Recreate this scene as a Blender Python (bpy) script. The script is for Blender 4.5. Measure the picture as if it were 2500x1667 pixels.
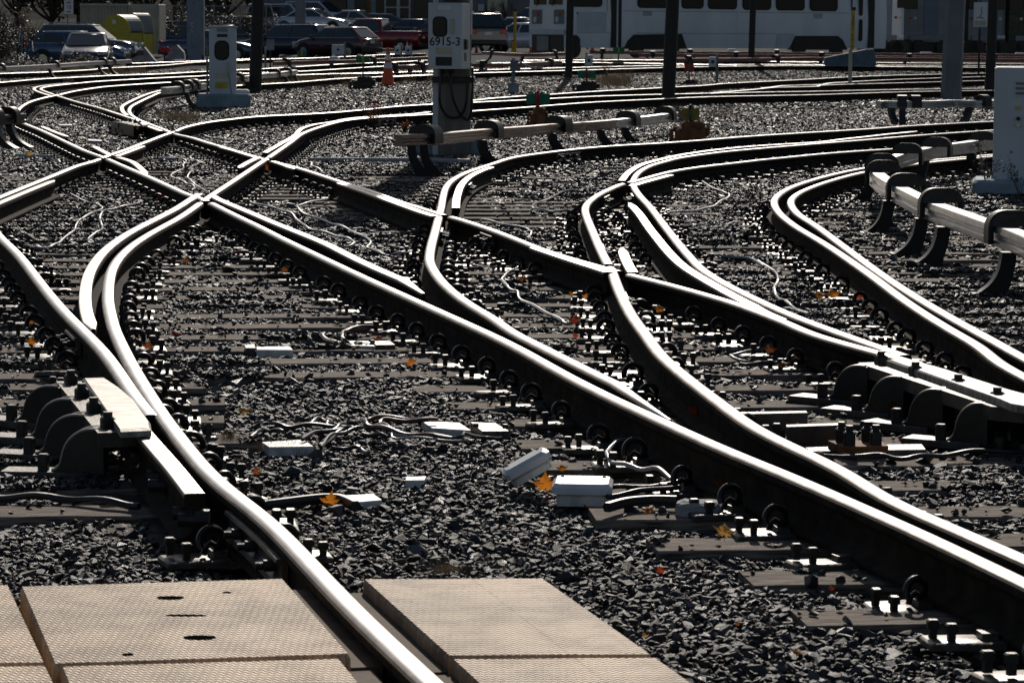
import bpy, bmesh, math, random
import numpy as np
from mathutils import Vector, Matrix, kdtree

for o in list(bpy.data.objects): bpy.data.objects.remove(o)
SC = bpy.context.scene
COL = SC.collection
R = math.radians
random.seed(7); rng = np.random.default_rng(7)

# ------------------------------------------------------------------ camera, sky, sun, exposure
H, FPX, HOR, ROLL = 1.5, 7300.0, 66.0, 0.007      # eye height, focal length in photo pixels, horizon row, roll
pit = math.atan((833.5 - HOR) / FPX)
fw = Vector((0, math.cos(pit), -math.sin(pit))); u0 = Vector((0, math.sin(pit), math.cos(pit))); r0 = Vector((1, 0, 0))
up = u0 * math.cos(ROLL) - r0 * math.sin(ROLL); rt = r0 * math.cos(ROLL) + u0 * math.sin(ROLL)
cam = bpy.data.cameras.new('camera'); cob = bpy.data.objects.new('camera', cam); COL.objects.link(cob)
m = Matrix((rt, up, -fw)).transposed().to_4x4(); m.translation = (0, 0, H); cob.matrix_world = m
cam.sensor_width = 36; cam.lens = FPX / 2500 * 36; cam.clip_end = 2000; cam.clip_start = 0.5
cam.dof.use_dof = True; cam.dof.focus_distance = 15.0; cam.dof.aperture_fstop = 20
SC.camera = cob

SUN_EL, SUN_AZ = R(29), R(2.5)
wd = bpy.data.worlds.new('World'); SC.world = wd; wd.use_nodes = True
nt = wd.node_tree; bg = nt.nodes['Background']; sky = nt.nodes.new('ShaderNodeTexSky')
sky.sky_type = 'NISHITA'; sky.sun_disc = False; sky.sun_elevation = SUN_EL; sky.sun_rotation = SUN_AZ
nt.links.new(sky.outputs[0], bg.inputs[0]); bg.inputs[1].default_value = 0.06
sl = bpy.data.lights.new('sun', 'SUN'); sl.energy = 4.4; sl.angle = R(0.53); sl.color = (1, 0.92, 0.82)
so = bpy.data.objects.new('sun', sl); COL.objects.link(so)
so.rotation_euler = (math.pi / 2 - SUN_EL, 0, math.pi - SUN_AZ)
SC.view_settings.view_transform = 'Standard'; SC.view_settings.look = 'None'
SC.view_settings.exposure = -0.45; SC.view_settings.gamma = 1
SC.render.engine = 'CYCLES'; SC.cycles.max_bounces = 4; SC.cycles.diffuse_bounces = 2; SC.cycles.glossy_bounces = 2
SC.cycles.sample_clamp_indirect = 4

# ------------------------------------------------------------------ helpers
def gz(Y, X=0.0):
    t = min(1, max(0, (Y - 75) / 40)); t = t * t * (3 - 2 * t); q = min(1, max(0, (Y - 150) / 40))
    return t * (0.33 + 0.03 * max(-24, min(0, X))) + 1.3 * q * q * (3 - 2 * q)
def ray(x, y):
    return (fw + rt * ((x - 1250) / FPX) + up * ((833.5 - y) / FPX))
def W(x, y, z=0.0, ground=True):
    """photo pixel -> world point z above the ground"""
    d = ray(x, y); g = (lambda t: gz(d.y * t, d.x * t) if ground else 0)
    f = lambda t: H + d.z * t - z - g(t)
    t = (H - z) / max(1e-4, -d.z)
    if ground and t * d.y > 74:
        b = 70 / d.y
        while f(b) > 0 and b < 230: b += 1.0
        a = b - 1.0
        for _ in range(20):
            c = (a + b) / 2
            if f(c) > 0: a = c
            else: b = c
        t = b
    return Vector((d.x * t, d.y * t, H + d.z * t))
def at(x, Y, z=None):
    """point at depth Y in column x (on the ground unless z is given)"""
    z = gz(Y, (x - 1250) / FPX * Y) if z is None else z
    # solve row so that depth is Y
    k = (x - 1250) / FPX
    d0 = fw + rt * k
    # z(t): H + t*(d.z) ; Y = t*d.y ; unknown row b
    # d = d0 + up*b ; t = Y/(d0.y+up.y*b); z = H + t*(d0.z+up.z*b)
    A = (z - H) / Y
    b = (A * d0.y - d0.z) / (up.z - A * up.y)
    d = d0 + up * b; t = Y / d.y
    return Vector((d.x * t, Y, z))
def mpx(px, Y): return px * Y / FPX

def T(ox, oy, k, pts): return [(ox + x / k, oy + y / k) for x, y in pts]

def tag(o, label=None, cat=None, group=None, kind=None):
    if label: o['label'] = label
    if cat: o['category'] = cat
    if group: o['group'] = group
    if kind: o['kind'] = kind
    return o
def thing(name, label, cat, loc=(0, 0, 0), rz=0, group=None):
    o = bpy.data.objects.new(name, None); COL.objects.link(o); o.empty_display_size = 0.1
    o.location = loc; o.rotation_euler = (0, 0, rz); return tag(o, label, cat, group)

class MB:
    def __init__(s): s.v = []; s.f = []; s.m = []; s.sm = False
    def add(s, v, f, mi=0):
        n = len(s.v); s.v += [tuple(p) for p in v]; s.f += [tuple(i + n for i in q) for q in f]; s.m += [mi] * len(f); return s
    def box(s, c, d, mi=0, rz=0, taper=1.0, M=None):
        x, y, z = d[0] / 2, d[1] / 2, d[2] / 2; vs = []
        for k, (sx, sy, sz) in enumerate([(-1,-1,-1),(1,-1,-1),(1,1,-1),(-1,1,-1),(-1,-1,1),(1,-1,1),(1,1,1),(-1,1,1)]):
            t = taper if sz > 0 else 1
            p = Vector((sx * x * t, sy * y * t, sz * z))
            if rz: p = Matrix.Rotation(rz, 3, 'Z') @ p
            p = p + Vector(c)
            if M: p = M @ p
            vs.append(p)
        return s.add(vs, [(3,2,1,0),(4,5,6,7),(0,1,5,4),(1,2,6,5),(2,3,7,6),(3,0,4,7)], mi)
    def bbox(s, c, d, b=0.01, mi=0, rz=0):
        """box with bevelled vertical and top edges"""
        x, y, z = d[0] / 2, d[1] / 2, d[2] / 2
        b = min(b, x * .9, y * .9, z * .9)
        def ring(xx, yy, zz): return [(-xx+b,-yy,zz),(xx-b,-yy,zz),(xx,-yy+b,zz),(xx,yy-b,zz),(xx-b,yy,zz),(-xx+b,yy,zz),(-xx,yy-b,zz),(-xx,-yy+b,zz)]
        rs = [ring(x, y, -z), ring(x, y, z - b), ring(x - b, y - b, z)]
        vs = [p for r_ in rs for p in r_]
        Rm = Matrix.Rotation(rz, 3, 'Z') if rz else None
        vs = [((Rm @ Vector(p)) if Rm else Vector(p)) + Vector(c) for p in vs]
        fs = [tuple(range(7, -1, -1)), tuple(range(16, 24))]
        for k in (0, 1):
            for i in range(8): fs.append((k*8+i, k*8+(i+1)%8, k*8+8+(i+1)%8, k*8+8+i))
        return s.add(vs, fs, mi)
    def prism(s, poly, z0, z1, mi=0, top=None):
        n = len(poly); top = top or poly
        vs = [(p[0], p[1], z0) for p in poly] + [(p[0], p[1], z1) for p in top]
        a = sum(poly[i][0]*poly[(i+1)%n][1]-poly[(i+1)%n][0]*poly[i][1] for i in range(n))
        fs = [tuple(range(n-1,-1,-1)), tuple(range(n, 2*n))] + [(i,(i+1)%n,n+(i+1)%n,n+i) for i in range(n)]
        if a < 0: fs = [tuple(reversed(q)) for q in fs]
        return s.add(vs, fs, mi)
    def extr(s, poly, axis, a, b, mi=0):
        """polygon extruded along x / y : poly in (u, z)"""
        n = len(poly)
        mk = (lambda u, z, t: (t, u, z)) if axis == 'x' else (lambda u, z, t: (u, t, z))
        vs = [mk(p[0], p[1], a) for p in poly] + [mk(p[0], p[1], b) for p in poly]
        fs = [tuple(range(n-1,-1,-1)), tuple(range(n, 2*n))] + [(i,(i+1)%n,n+(i+1)%n,n+i) for i in range(n)]
        return s.add(vs, fs, mi)
    def tube(s, path, r, n=6, mi=0, caps=True):
        path = [Vector(p) for p in path]; rs = r if isinstance(r, (list, tuple)) else [r] * len(path)
        vs = []; nrm = None
        for i, p in enumerate(path):
            d = (path[min(i+1, len(path)-1)] - path[max(i-1, 0)]); d = d.normalized() if d.length > 1e-9 else Vector((0,0,1))
            if nrm is None:
                nrm = d.cross(Vector((0,0,1))); nrm = nrm.normalized() if nrm.length > 1e-3 else Vector((1,0,0))
            nrm = (nrm - d * nrm.dot(d)).normalized(); bn = d.cross(nrm)
            for k in range(n):
                a = 2*math.pi*k/n; vs.append(p + (nrm*math.cos(a) + bn*math.sin(a)) * rs[i])
        fs = [(i*n+k, i*n+(k+1)%n, (i+1)*n+(k+1)%n, (i+1)*n+k) for i in range(len(path)-1) for k in range(n)]
        if caps: fs += [tuple(range(n-1,-1,-1)), tuple(range((len(path)-1)*n, len(path)*n))]
        return s.add(vs, fs, mi)
    def cyl(s, p, q, r, n=12, mi=0, r2=None): return s.tube([p, q], [r, r if r2 is None else r2], n, mi)
    def lathe(s, prof, c=(0,0,0), n=16, mi=0):
        vs = [(c[0]+r_*math.cos(2*math.pi*k/n), c[1]+r_*math.sin(2*math.pi*k/n), c[2]+z) for r_, z in prof for k in range(n)]
        fs = [(i*n+k, i*n+(k+1)%n, (i+1)*n+(k+1)%n, (i+1)*n+k) for i in range(len(prof)-1) for k in range(n)]
        fs += [tuple(range(n-1,-1,-1)), tuple(range((len(prof)-1)*n, len(prof)*n))]
        return s.add(vs, fs, mi)
    def mesh(s, name, mats, smooth=None):
        me = bpy.data.meshes.new(name); me.from_pydata(s.v, [], s.f)
        for mt in (mats if isinstance(mats, (list, tuple)) else [mats]): me.materials.append(mt)
        if any(s.m): me.polygons.foreach_set('material_index', s.m)
        if smooth is not None:
            me.polygons.foreach_set('use_smooth', [True] * len(me.polygons)); me.update(); me.set_sharp_from_angle(angle=R(smooth))
        me.update(); return me
    def build(s, name, mats, parent=None, loc=(0,0,0), rz=0, smooth=None):
        o = bpy.data.objects.new(name, s.mesh(name, mats, smooth)); COL.objects.link(o)
        o.location = loc; o.rotation_euler = (0, 0, rz)
        if parent: o.parent = parent
        return o
def shifted(pts, o): return [Vector(p) - Vector(o) for p in pts]
def copy_tree(o, parent=None):
    c = o.copy(); COL.objects.link(c); c.parent = parent
    for ch in o.children: copy_tree(ch, c)
    return c
def smooth_path(pts, n=8):
    """Catmull-Rom through points"""
    P = [Vector(p) for p in pts]
    if len(P) < 3: return P
    out = []
    for i in range(len(P) - 1):
        a = P[i-1] if i else P[0]*2-P[1]; b = P[i]; c = P[i+1]; d = P[i+2] if i+2 < len(P) else P[-1]*2-P[-2]
        for k in range(n):
            t = k/n
            out.append(0.5*((2*b)+(c-a)*t+(2*a-5*b+4*c-d)*t*t+(3*b-a-3*c+d)*t**3))
    return out + [P[-1]]
def text_mesh(body, size, mat, name, parent, loc, rot, align='CENTER', extr=0.002, sx=1.0, bold=0.0):
    cu = bpy.data.curves.new(name, 'FONT'); cu.body = body; cu.size = size; cu.align_x = align; cu.align_y = 'CENTER'; cu.extrude = extr; cu.offset = bold
    to = bpy.data.objects.new(name, cu); COL.objects.link(to)
    bpy.context.view_layer.update()
    me = bpy.data.meshes.new_from_object(to.evaluated_get(bpy.context.evaluated_depsgraph_get()))
    bpy.data.objects.remove(to); bpy.data.curves.remove(cu)
    me.materials.clear(); me.materials.append(mat)
    o = bpy.data.objects.new(name, me); COL.objects.link(o); o.parent = parent; o.location = loc; o.rotation_euler = rot; o.scale = (sx, 1, 1)
    return o

# ------------------------------------------------------------------ materials
def mat(name, col, rough=0.6, metal=0.0, spec=0.5, var=0.25, vscale=8.0, bump=0.0, bscale=40.0, coat=0.0, stretch=None, col2=None, thr=None):
    """Principled with mottled colour (noise between col*(1-var) and col*(1+var) or col2) and optional bump"""
    mt = bpy.data.materials.new(name); mt.use_nodes = True; t = mt.node_tree; b = t.nodes['Principled BSDF']
    b.inputs['Roughness'].default_value = rough; b.inputs['Metallic'].default_value = metal
    b.inputs['Specular IOR Level'].default_value = spec; b.inputs['Coat Weight'].default_value = coat
    tc = t.nodes.new('ShaderNodeTexCoord'); vec = tc.outputs['Object']
    if stretch:
        mp = t.nodes.new('ShaderNodeMapping'); mp.inputs['Scale'].default_value = stretch; t.links.new(vec, mp.inputs[0]); vec = mp.outputs[0]
    nz = t.nodes.new('ShaderNodeTexNoise'); nz.inputs['Scale'].default_value = vscale; nz.inputs['Detail'].default_value = 6
    t.links.new(vec, nz.inputs['Vector'])
    rp = t.nodes.new('ShaderNodeValToRGB')
    lo = thr[0] if thr else 0.35; hi = thr[1] if thr else 0.65
    rp.color_ramp.elements[0].position = lo; rp.color_ramp.elements[1].position = hi
    a = tuple(c*(1-var) for c in col) + (1,); c2 = (tuple(col2) + (1,)) if col2 else tuple(min(1, c*(1+var)) for c in col) + (1,)
    rp.color_ramp.elements[0].color = a; rp.color_ramp.elements[1].color = c2
    t.links.new(nz.outputs[0], rp.inputs[0]); t.links.new(rp.outputs[0], b.inputs['Base Color'])
    if bump:
        n2 = t.nodes.new('ShaderNodeTexNoise'); n2.inputs['Scale'].default_value = bscale; n2.inputs['Detail'].default_value = 4
        t.links.new(vec, n2.inputs['Vector'])
        bp = t.nodes.new('ShaderNodeBump'); bp.inputs['Strength'].default_value = bump; bp.inputs['Distance'].default_value = 0.01
        t.links.new(n2.outputs[0], bp.inputs['Height']); t.links.new(bp.outputs[0], b.inputs['Normal'])
    return mt
M = {}
M['rail_top'] = mat('polished_steel', (0.62, 0.61, 0.60), 0.36, 1.0, var=0.12, vscale=5, bump=0.02, bscale=60)
M['rail_dull'] = mat('worn_steel', (0.5, 0.46, 0.43), 0.42, 0.9, var=0.2, vscale=5, bump=0.05, bscale=60)
M['rail_edge'] = mat('worn_edge', (0.33, 0.29, 0.26), 0.46, 0.85, var=0.25, vscale=9, bump=0.05)
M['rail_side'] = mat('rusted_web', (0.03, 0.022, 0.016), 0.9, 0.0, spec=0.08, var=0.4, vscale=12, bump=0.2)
M['iron'] = mat('dark_iron', (0.035, 0.03, 0.027), 0.45, 0.35, var=0.35, vscale=20, bump=0.15, bscale=90)
M['plate'] = mat('plate_iron', (0.09, 0.08, 0.07), 0.42, 0.5, var=0.35, vscale=15, bump=0.15, bscale=80)
M['rib'] = mat('cast_rib', (0.022, 0.019, 0.017), 0.36, 0.2, spec=0.6, var=0.3, vscale=15)
M['rib_highlight'] = mat('painted_rib_highlight', (0.3, 0.27, 0.24), 0.45, 0.3, var=0.25, vscale=20)  # paler colour paints the highlight along the rib edges
M['frog_top'] = mat('brushed_guard', (0.26, 0.24, 0.22), 0.52, 0.5, var=0.5, vscale=14, bump=0.1, bscale=50, stretch=(1, 5, 1))
M['clip'] = mat('spring_steel', (0.03, 0.026, 0.024), 0.4, 0.5, var=0.2)
M['wood'] = mat('sleeper_wood', (0.19, 0.155, 0.125), 0.85, spec=0.15, var=0.68, vscale=6, bump=0.8, bscale=9, stretch=(1.2, 14, 14))
M['ground'] = mat('ballast_bed', (0.02, 0.02, 0.021), 0.9, spec=0.15, var=0.5, vscale=30, bump=1.0, bscale=28)
M['soil'] = mat('dusty_soil', (0.075, 0.065, 0.055), 0.85, spec=0.2, var=0.4, vscale=18, bump=0.7, bscale=60)
M['asphalt'] = mat('asphalt', (0.045, 0.045, 0.047), 0.95, spec=0.05, var=0.3, vscale=1.5, bump=0.3, bscale=30)
M['cable'] = mat('grey_cable', (0.4, 0.4, 0.41), 0.35, spec=0.6, var=0.1)
M['blackcable'] = mat('black_cable', (0.02, 0.02, 0.021), 0.4, var=0.2)
M['redcable'] = mat('red_brown_cable', (0.12, 0.05, 0.035), 0.4, var=0.2)
M['white'] = mat('white_plastic', (0.72, 0.72, 0.72), 0.35, spec=0.5, var=0.08, vscale=10, bump=0.1)
M['whitebox'] = mat('white_concrete', (0.74, 0.71, 0.66), 0.5, var=0.28, vscale=14, bump=0.2, bscale=70)
M['concrete'] = mat('concrete', (0.3, 0.31, 0.32), 0.8, var=0.25, vscale=3, bump=0.3, bscale=40)
M['greybox'] = mat('grey_paint', (0.6, 0.62, 0.64), 0.45, var=0.07, vscale=2)
M['alu'] = mat('aluminium', (0.55, 0.55, 0.57), 0.3, 0.9, var=0.12, vscale=5)
M['cover'] = mat('conductor_cover', (0.5, 0.49, 0.49), 0.3, 0.8, var=0.15, vscale=8, stretch=(1, 1, 1))
M['pink'] = mat('faded_red_cover', (0.3, 0.12, 0.09), 0.5, var=0.2, vscale=2)
M['copper'] = mat('brown_cover', (0.3, 0.235, 0.215), 0.24, 0.75, var=0.05, vscale=1)
M['blackplastic'] = mat('black_plastic', (0.01, 0.01, 0.011), 0.5, var=0.2, spec=0.35)
M['darkpole'] = mat('dark_pole', (0.03, 0.025, 0.022), 0.7, var=0.3, vscale=6, stretch=(6, 6, 0.6), bump=0.4, bscale=12)
M['bluegrey'] = mat('blue_grey_paint', (0.2, 0.23, 0.28), 0.55, var=0.12, vscale=2)
M['greypole'] = mat('grey_pole', (0.2, 0.205, 0.21), 0.6, var=0.12, vscale=2)
M['rust'] = mat('rust', (0.2, 0.075, 0.025), 0.8, var=0.5, vscale=9, bump=0.3)
M['orange'] = mat('cone_orange', (0.75, 0.1, 0.02), 0.5, var=0.1)
M['conewhite'] = mat('cone_white', (0.7, 0.7, 0.7), 0.4, var=0.08)
M['green'] = mat('target_green', (0.0, 0.19, 0.1), 0.5, var=0.1)
M['olive'] = mat('target_yellow', (0.32, 0.2, 0.02), 0.5, var=0.15)
M['red'] = mat('target_red', (0.5, 0.02, 0.02), 0.5, var=0.15)
M['yellow'] = mat('yellow_paint', (0.65, 0.4, 0.03), 0.5, var=0.12)
M['cream'] = mat('cream_paint', (0.55, 0.5, 0.36), 0.6, var=0.12)
M['black'] = mat('black_paint', (0.008, 0.008, 0.009), 0.4, var=0.1)
M['glass'] = mat('dark_glass', (0.012, 0.015, 0.018), 0.12, var=0.1, spec=0.35)
M['carglass'] = mat('car_glass', (0.03, 0.04, 0.045), 0.04, var=0.1, spec=0.8)
M['tyre'] = mat('tyre', (0.012, 0.012, 0.012), 0.7)
M['chrome'] = mat('chrome', (0.6, 0.6, 0.62), 0.15, 1.0, var=0.05)
M['redlamp'] = mat('red_lens', (0.45, 0.01, 0.01), 0.15, var=0.05)
M['clearlamp'] = mat('clear_lens', (0.6, 0.6, 0.62), 0.1, var=0.05)
M['trainwhite'] = mat('train_paint', (0.8, 0.8, 0.8), 0.35, var=0.07, vscale=1.2, stretch=(1, 1, 0.3))
M['silver'] = mat('train_steel', (0.2, 0.21, 0.22), 0.4, 0.5, var=0.15, vscale=2)
M['beige'] = mat('container_beige', (0.42, 0.38, 0.3), 0.6, var=0.12, vscale=2)
M['sign'] = mat('sign_white', (0.75, 0.75, 0.75), 0.5, var=0.03)
M['signred'] = mat('sign_red', (0.5, 0.02, 0.03), 0.5, var=0.03)
M['grass'] = mat('dry_grass', (0.36, 0.27, 0.16), 0.7, var=0.35, vscale=30)
M['twig'] = mat('bare_twig', (0.06, 0.045, 0.033), 0.7, var=0.4, vscale=10)
M['leafdark'] = mat('evergreen_leaf', (0.045, 0.055, 0.025), 0.5, var=0.5, vscale=6)
M['wall'] = mat('building_wall', (0.17, 0.17, 0.18), 0.7, var=0.15, vscale=1)
M['wallwhite'] = mat('door_frame', (0.5, 0.5, 0.52), 0.5, var=0.05)
M['yellowbin'] = mat('bin_yellow', (0.5, 0.4, 0.04), 0.5, var=0.15)
M['slot_shade'] = mat('painted_slot_shade', (0.006, 0.006, 0.006), 1.0, spec=0.0)  # flat black that paints the shade inside the lifting slots
def leaf_mat(name, c):
    mt = bpy.data.materials.new(name); mt.use_nodes = True; t = mt.node_tree; b = t.nodes['Principled BSDF']
    out = t.nodes['Material Output']; b.inputs['Base Color'].default_value = c + (1,); b.inputs['Roughness'].default_value = 0.5
    tr = t.nodes.new('ShaderNodeBsdfTranslucent'); mx = t.nodes.new('ShaderNodeMixShader'); mx.inputs[0].default_value = 0.72
    nz = t.nodes.new('ShaderNodeTexNoise'); nz.inputs['Scale'].default_value = 60; rp = t.nodes.new('ShaderNodeValToRGB')
    rp.color_ramp.elements[0].position = 0.35; rp.color_ramp.elements[1].position = 0.6
    rp.color_ramp.elements[0].color = (c[0]*0.5, c[1]*0.4, c[2]*0.4, 1); rp.color_ramp.elements[1].color = c + (1,)
    tc = t.nodes.new('ShaderNodeTexCoord'); t.links.new(tc.outputs['Object'], nz.inputs['Vector'])
    t.links.new(nz.outputs[0], rp.inputs[0]); t.links.new(rp.outputs[0], tr.inputs[0]); t.links.new(rp.outputs[0], b.inputs['Base Color'])
    t.links.new(b.outputs[0], mx.inputs[1]); t.links.new(tr.outputs[0], mx.inputs[2]); t.links.new(mx.outputs[0], out.inputs[0]); return mt
M['leaf_orange'] = leaf_mat('maple_orange', (0.85, 0.3, 0.03)); M['leaf_red'] = leaf_mat('maple_red', (0.6, 0.08, 0.02))
M['leaf_yellow'] = leaf_mat('maple_yellow', (0.85, 0.5, 0.12)); M['leaf_brown'] = leaf_mat('maple_brown', (0.3, 0.1, 0.03))
def stone_mat(name, c, rough):
    mt = mat(name, c, rough, spec=0.42, var=0.4, vscale=30, bump=0.35, bscale=110); t = mt.node_tree; b = t.nodes['Principled BSDF']
    oi = t.nodes.new('ShaderNodeObjectInfo'); rp = [n for n in t.nodes if n.bl_idname == 'ShaderNodeValToRGB'][0]
    mx = t.nodes.new('ShaderNodeMix'); mx.data_type = 'RGBA'; mx.blend_type = 'MULTIPLY'; mx.inputs[0].default_value = 1
    r2 = t.nodes.new('ShaderNodeValToRGB'); r2.color_ramp.elements[0].color = (0.45, 0.47, 0.52, 1); r2.color_ramp.elements[1].color = (1.9, 1.8, 1.7, 1)
    e = r2.color_ramp.elements.new(0.75); e.color = (1, 1, 1, 1)
    t.links.new(oi.outputs['Random'], r2.inputs[0]); t.links.new(rp.outputs[0], mx.inputs[6]); t.links.new(r2.outputs[0], mx.inputs[7])
    t.links.new(mx.outputs[2], b.inputs['Base Color']); return mt
M['stone'] = stone_mat('trap_rock', (0.033, 0.032, 0.032), 0.52)
M['stone2'] = stone_mat('trap_rock_blue', (0.042, 0.044, 0.05), 0.38)
M['stone3'] = stone_mat('rusty_rock', (0.062, 0.043, 0.029), 0.6)
def panel_mat():
    mt = mat('crossing_rubber', (0.6, 0.44, 0.29), 0.62, spec=0.33, var=0.28, vscale=2.6); t = mt.node_tree; b = t.nodes['Principled BSDF']
    tc = t.nodes.new('ShaderNodeTexCoord'); sp = t.nodes.new('ShaderNodeSeparateXYZ'); t.links.new(tc.outputs['Object'], sp.inputs[0])
    def mth(op, a, bb=None, c=None):
        n = t.nodes.new('ShaderNodeMath'); n.operation = op
        for i, q in enumerate((a, bb, c)):
            if q is None: continue
            if isinstance(q, (int, float)): n.inputs[i].default_value = q
            else: t.links.new(q, n.inputs[i])
        return n.outputs[0]
    zig = mth('PINGPONG', mth('MULTIPLY', sp.outputs[0], 1.0), 0.0085)          # zig-zag ridges
    v = mth('ADD', mth('MULTIPLY', sp.outputs[1], 1.0), mth('MULTIPLY', zig, 1.5))
    h = mth('PINGPONG', v, 0.011)
    h2 = mth('SMOOTH_MIN', h, 0.0078, 0.003)
    bp = t.nodes.new('ShaderNodeBump'); bp.inputs['Strength'].default_value = 0.9; bp.inputs['Distance'].default_value = 0.55
    n3 = t.nodes.new('ShaderNodeTexNoise'); n3.inputs['Scale'].default_value = 9; n3.inputs['Detail'].default_value = 8; n3.inputs['Roughness'].default_value = .65; t.links.new(tc.outputs['Object'], n3.inputs['Vector'])
    r3 = t.nodes.new('ShaderNodeValToRGB'); r3.color_ramp.elements[0].position = .3; r3.color_ramp.elements[1].position = .56; r3.color_ramp.elements[0].color = (.36, .27, .2, 1); r3.color_ramp.elements[1].color = (1, 1, 1, 1); t.links.new(n3.outputs[0], r3.inputs[0])
    mx = t.nodes.new('ShaderNodeMix'); mx.data_type = 'RGBA'; mx.blend_type = 'MULTIPLY'; mx.inputs[0].default_value = .8
    base = [n for n in t.nodes if n.bl_idname == 'ShaderNodeValToRGB'][0]; t.links.new(base.outputs[0], mx.inputs[6]); t.links.new(r3.outputs[0], mx.inputs[7]); t.links.new(mx.outputs[2], b.inputs['Base Color'])
    n4 = t.nodes.new('ShaderNodeTexNoise'); n4.inputs['Scale'].default_value = 140; t.links.new(tc.outputs['Object'], n4.inputs['Vector']); h2 = mth('ADD', h2, mth('MULTIPLY', n4.outputs[0], .004))
    t.links.new(h2, bp.inputs['Height']); t.links.new(bp.outputs[0], b.inputs['Normal']); return mt
M['panel'] = panel_mat()
M['panelrubber'] = mat('rubber_edge', (0.12, 0.085, 0.06), 0.8, spec=0.15, var=0.2, vscale=10, bump=0.2)
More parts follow.
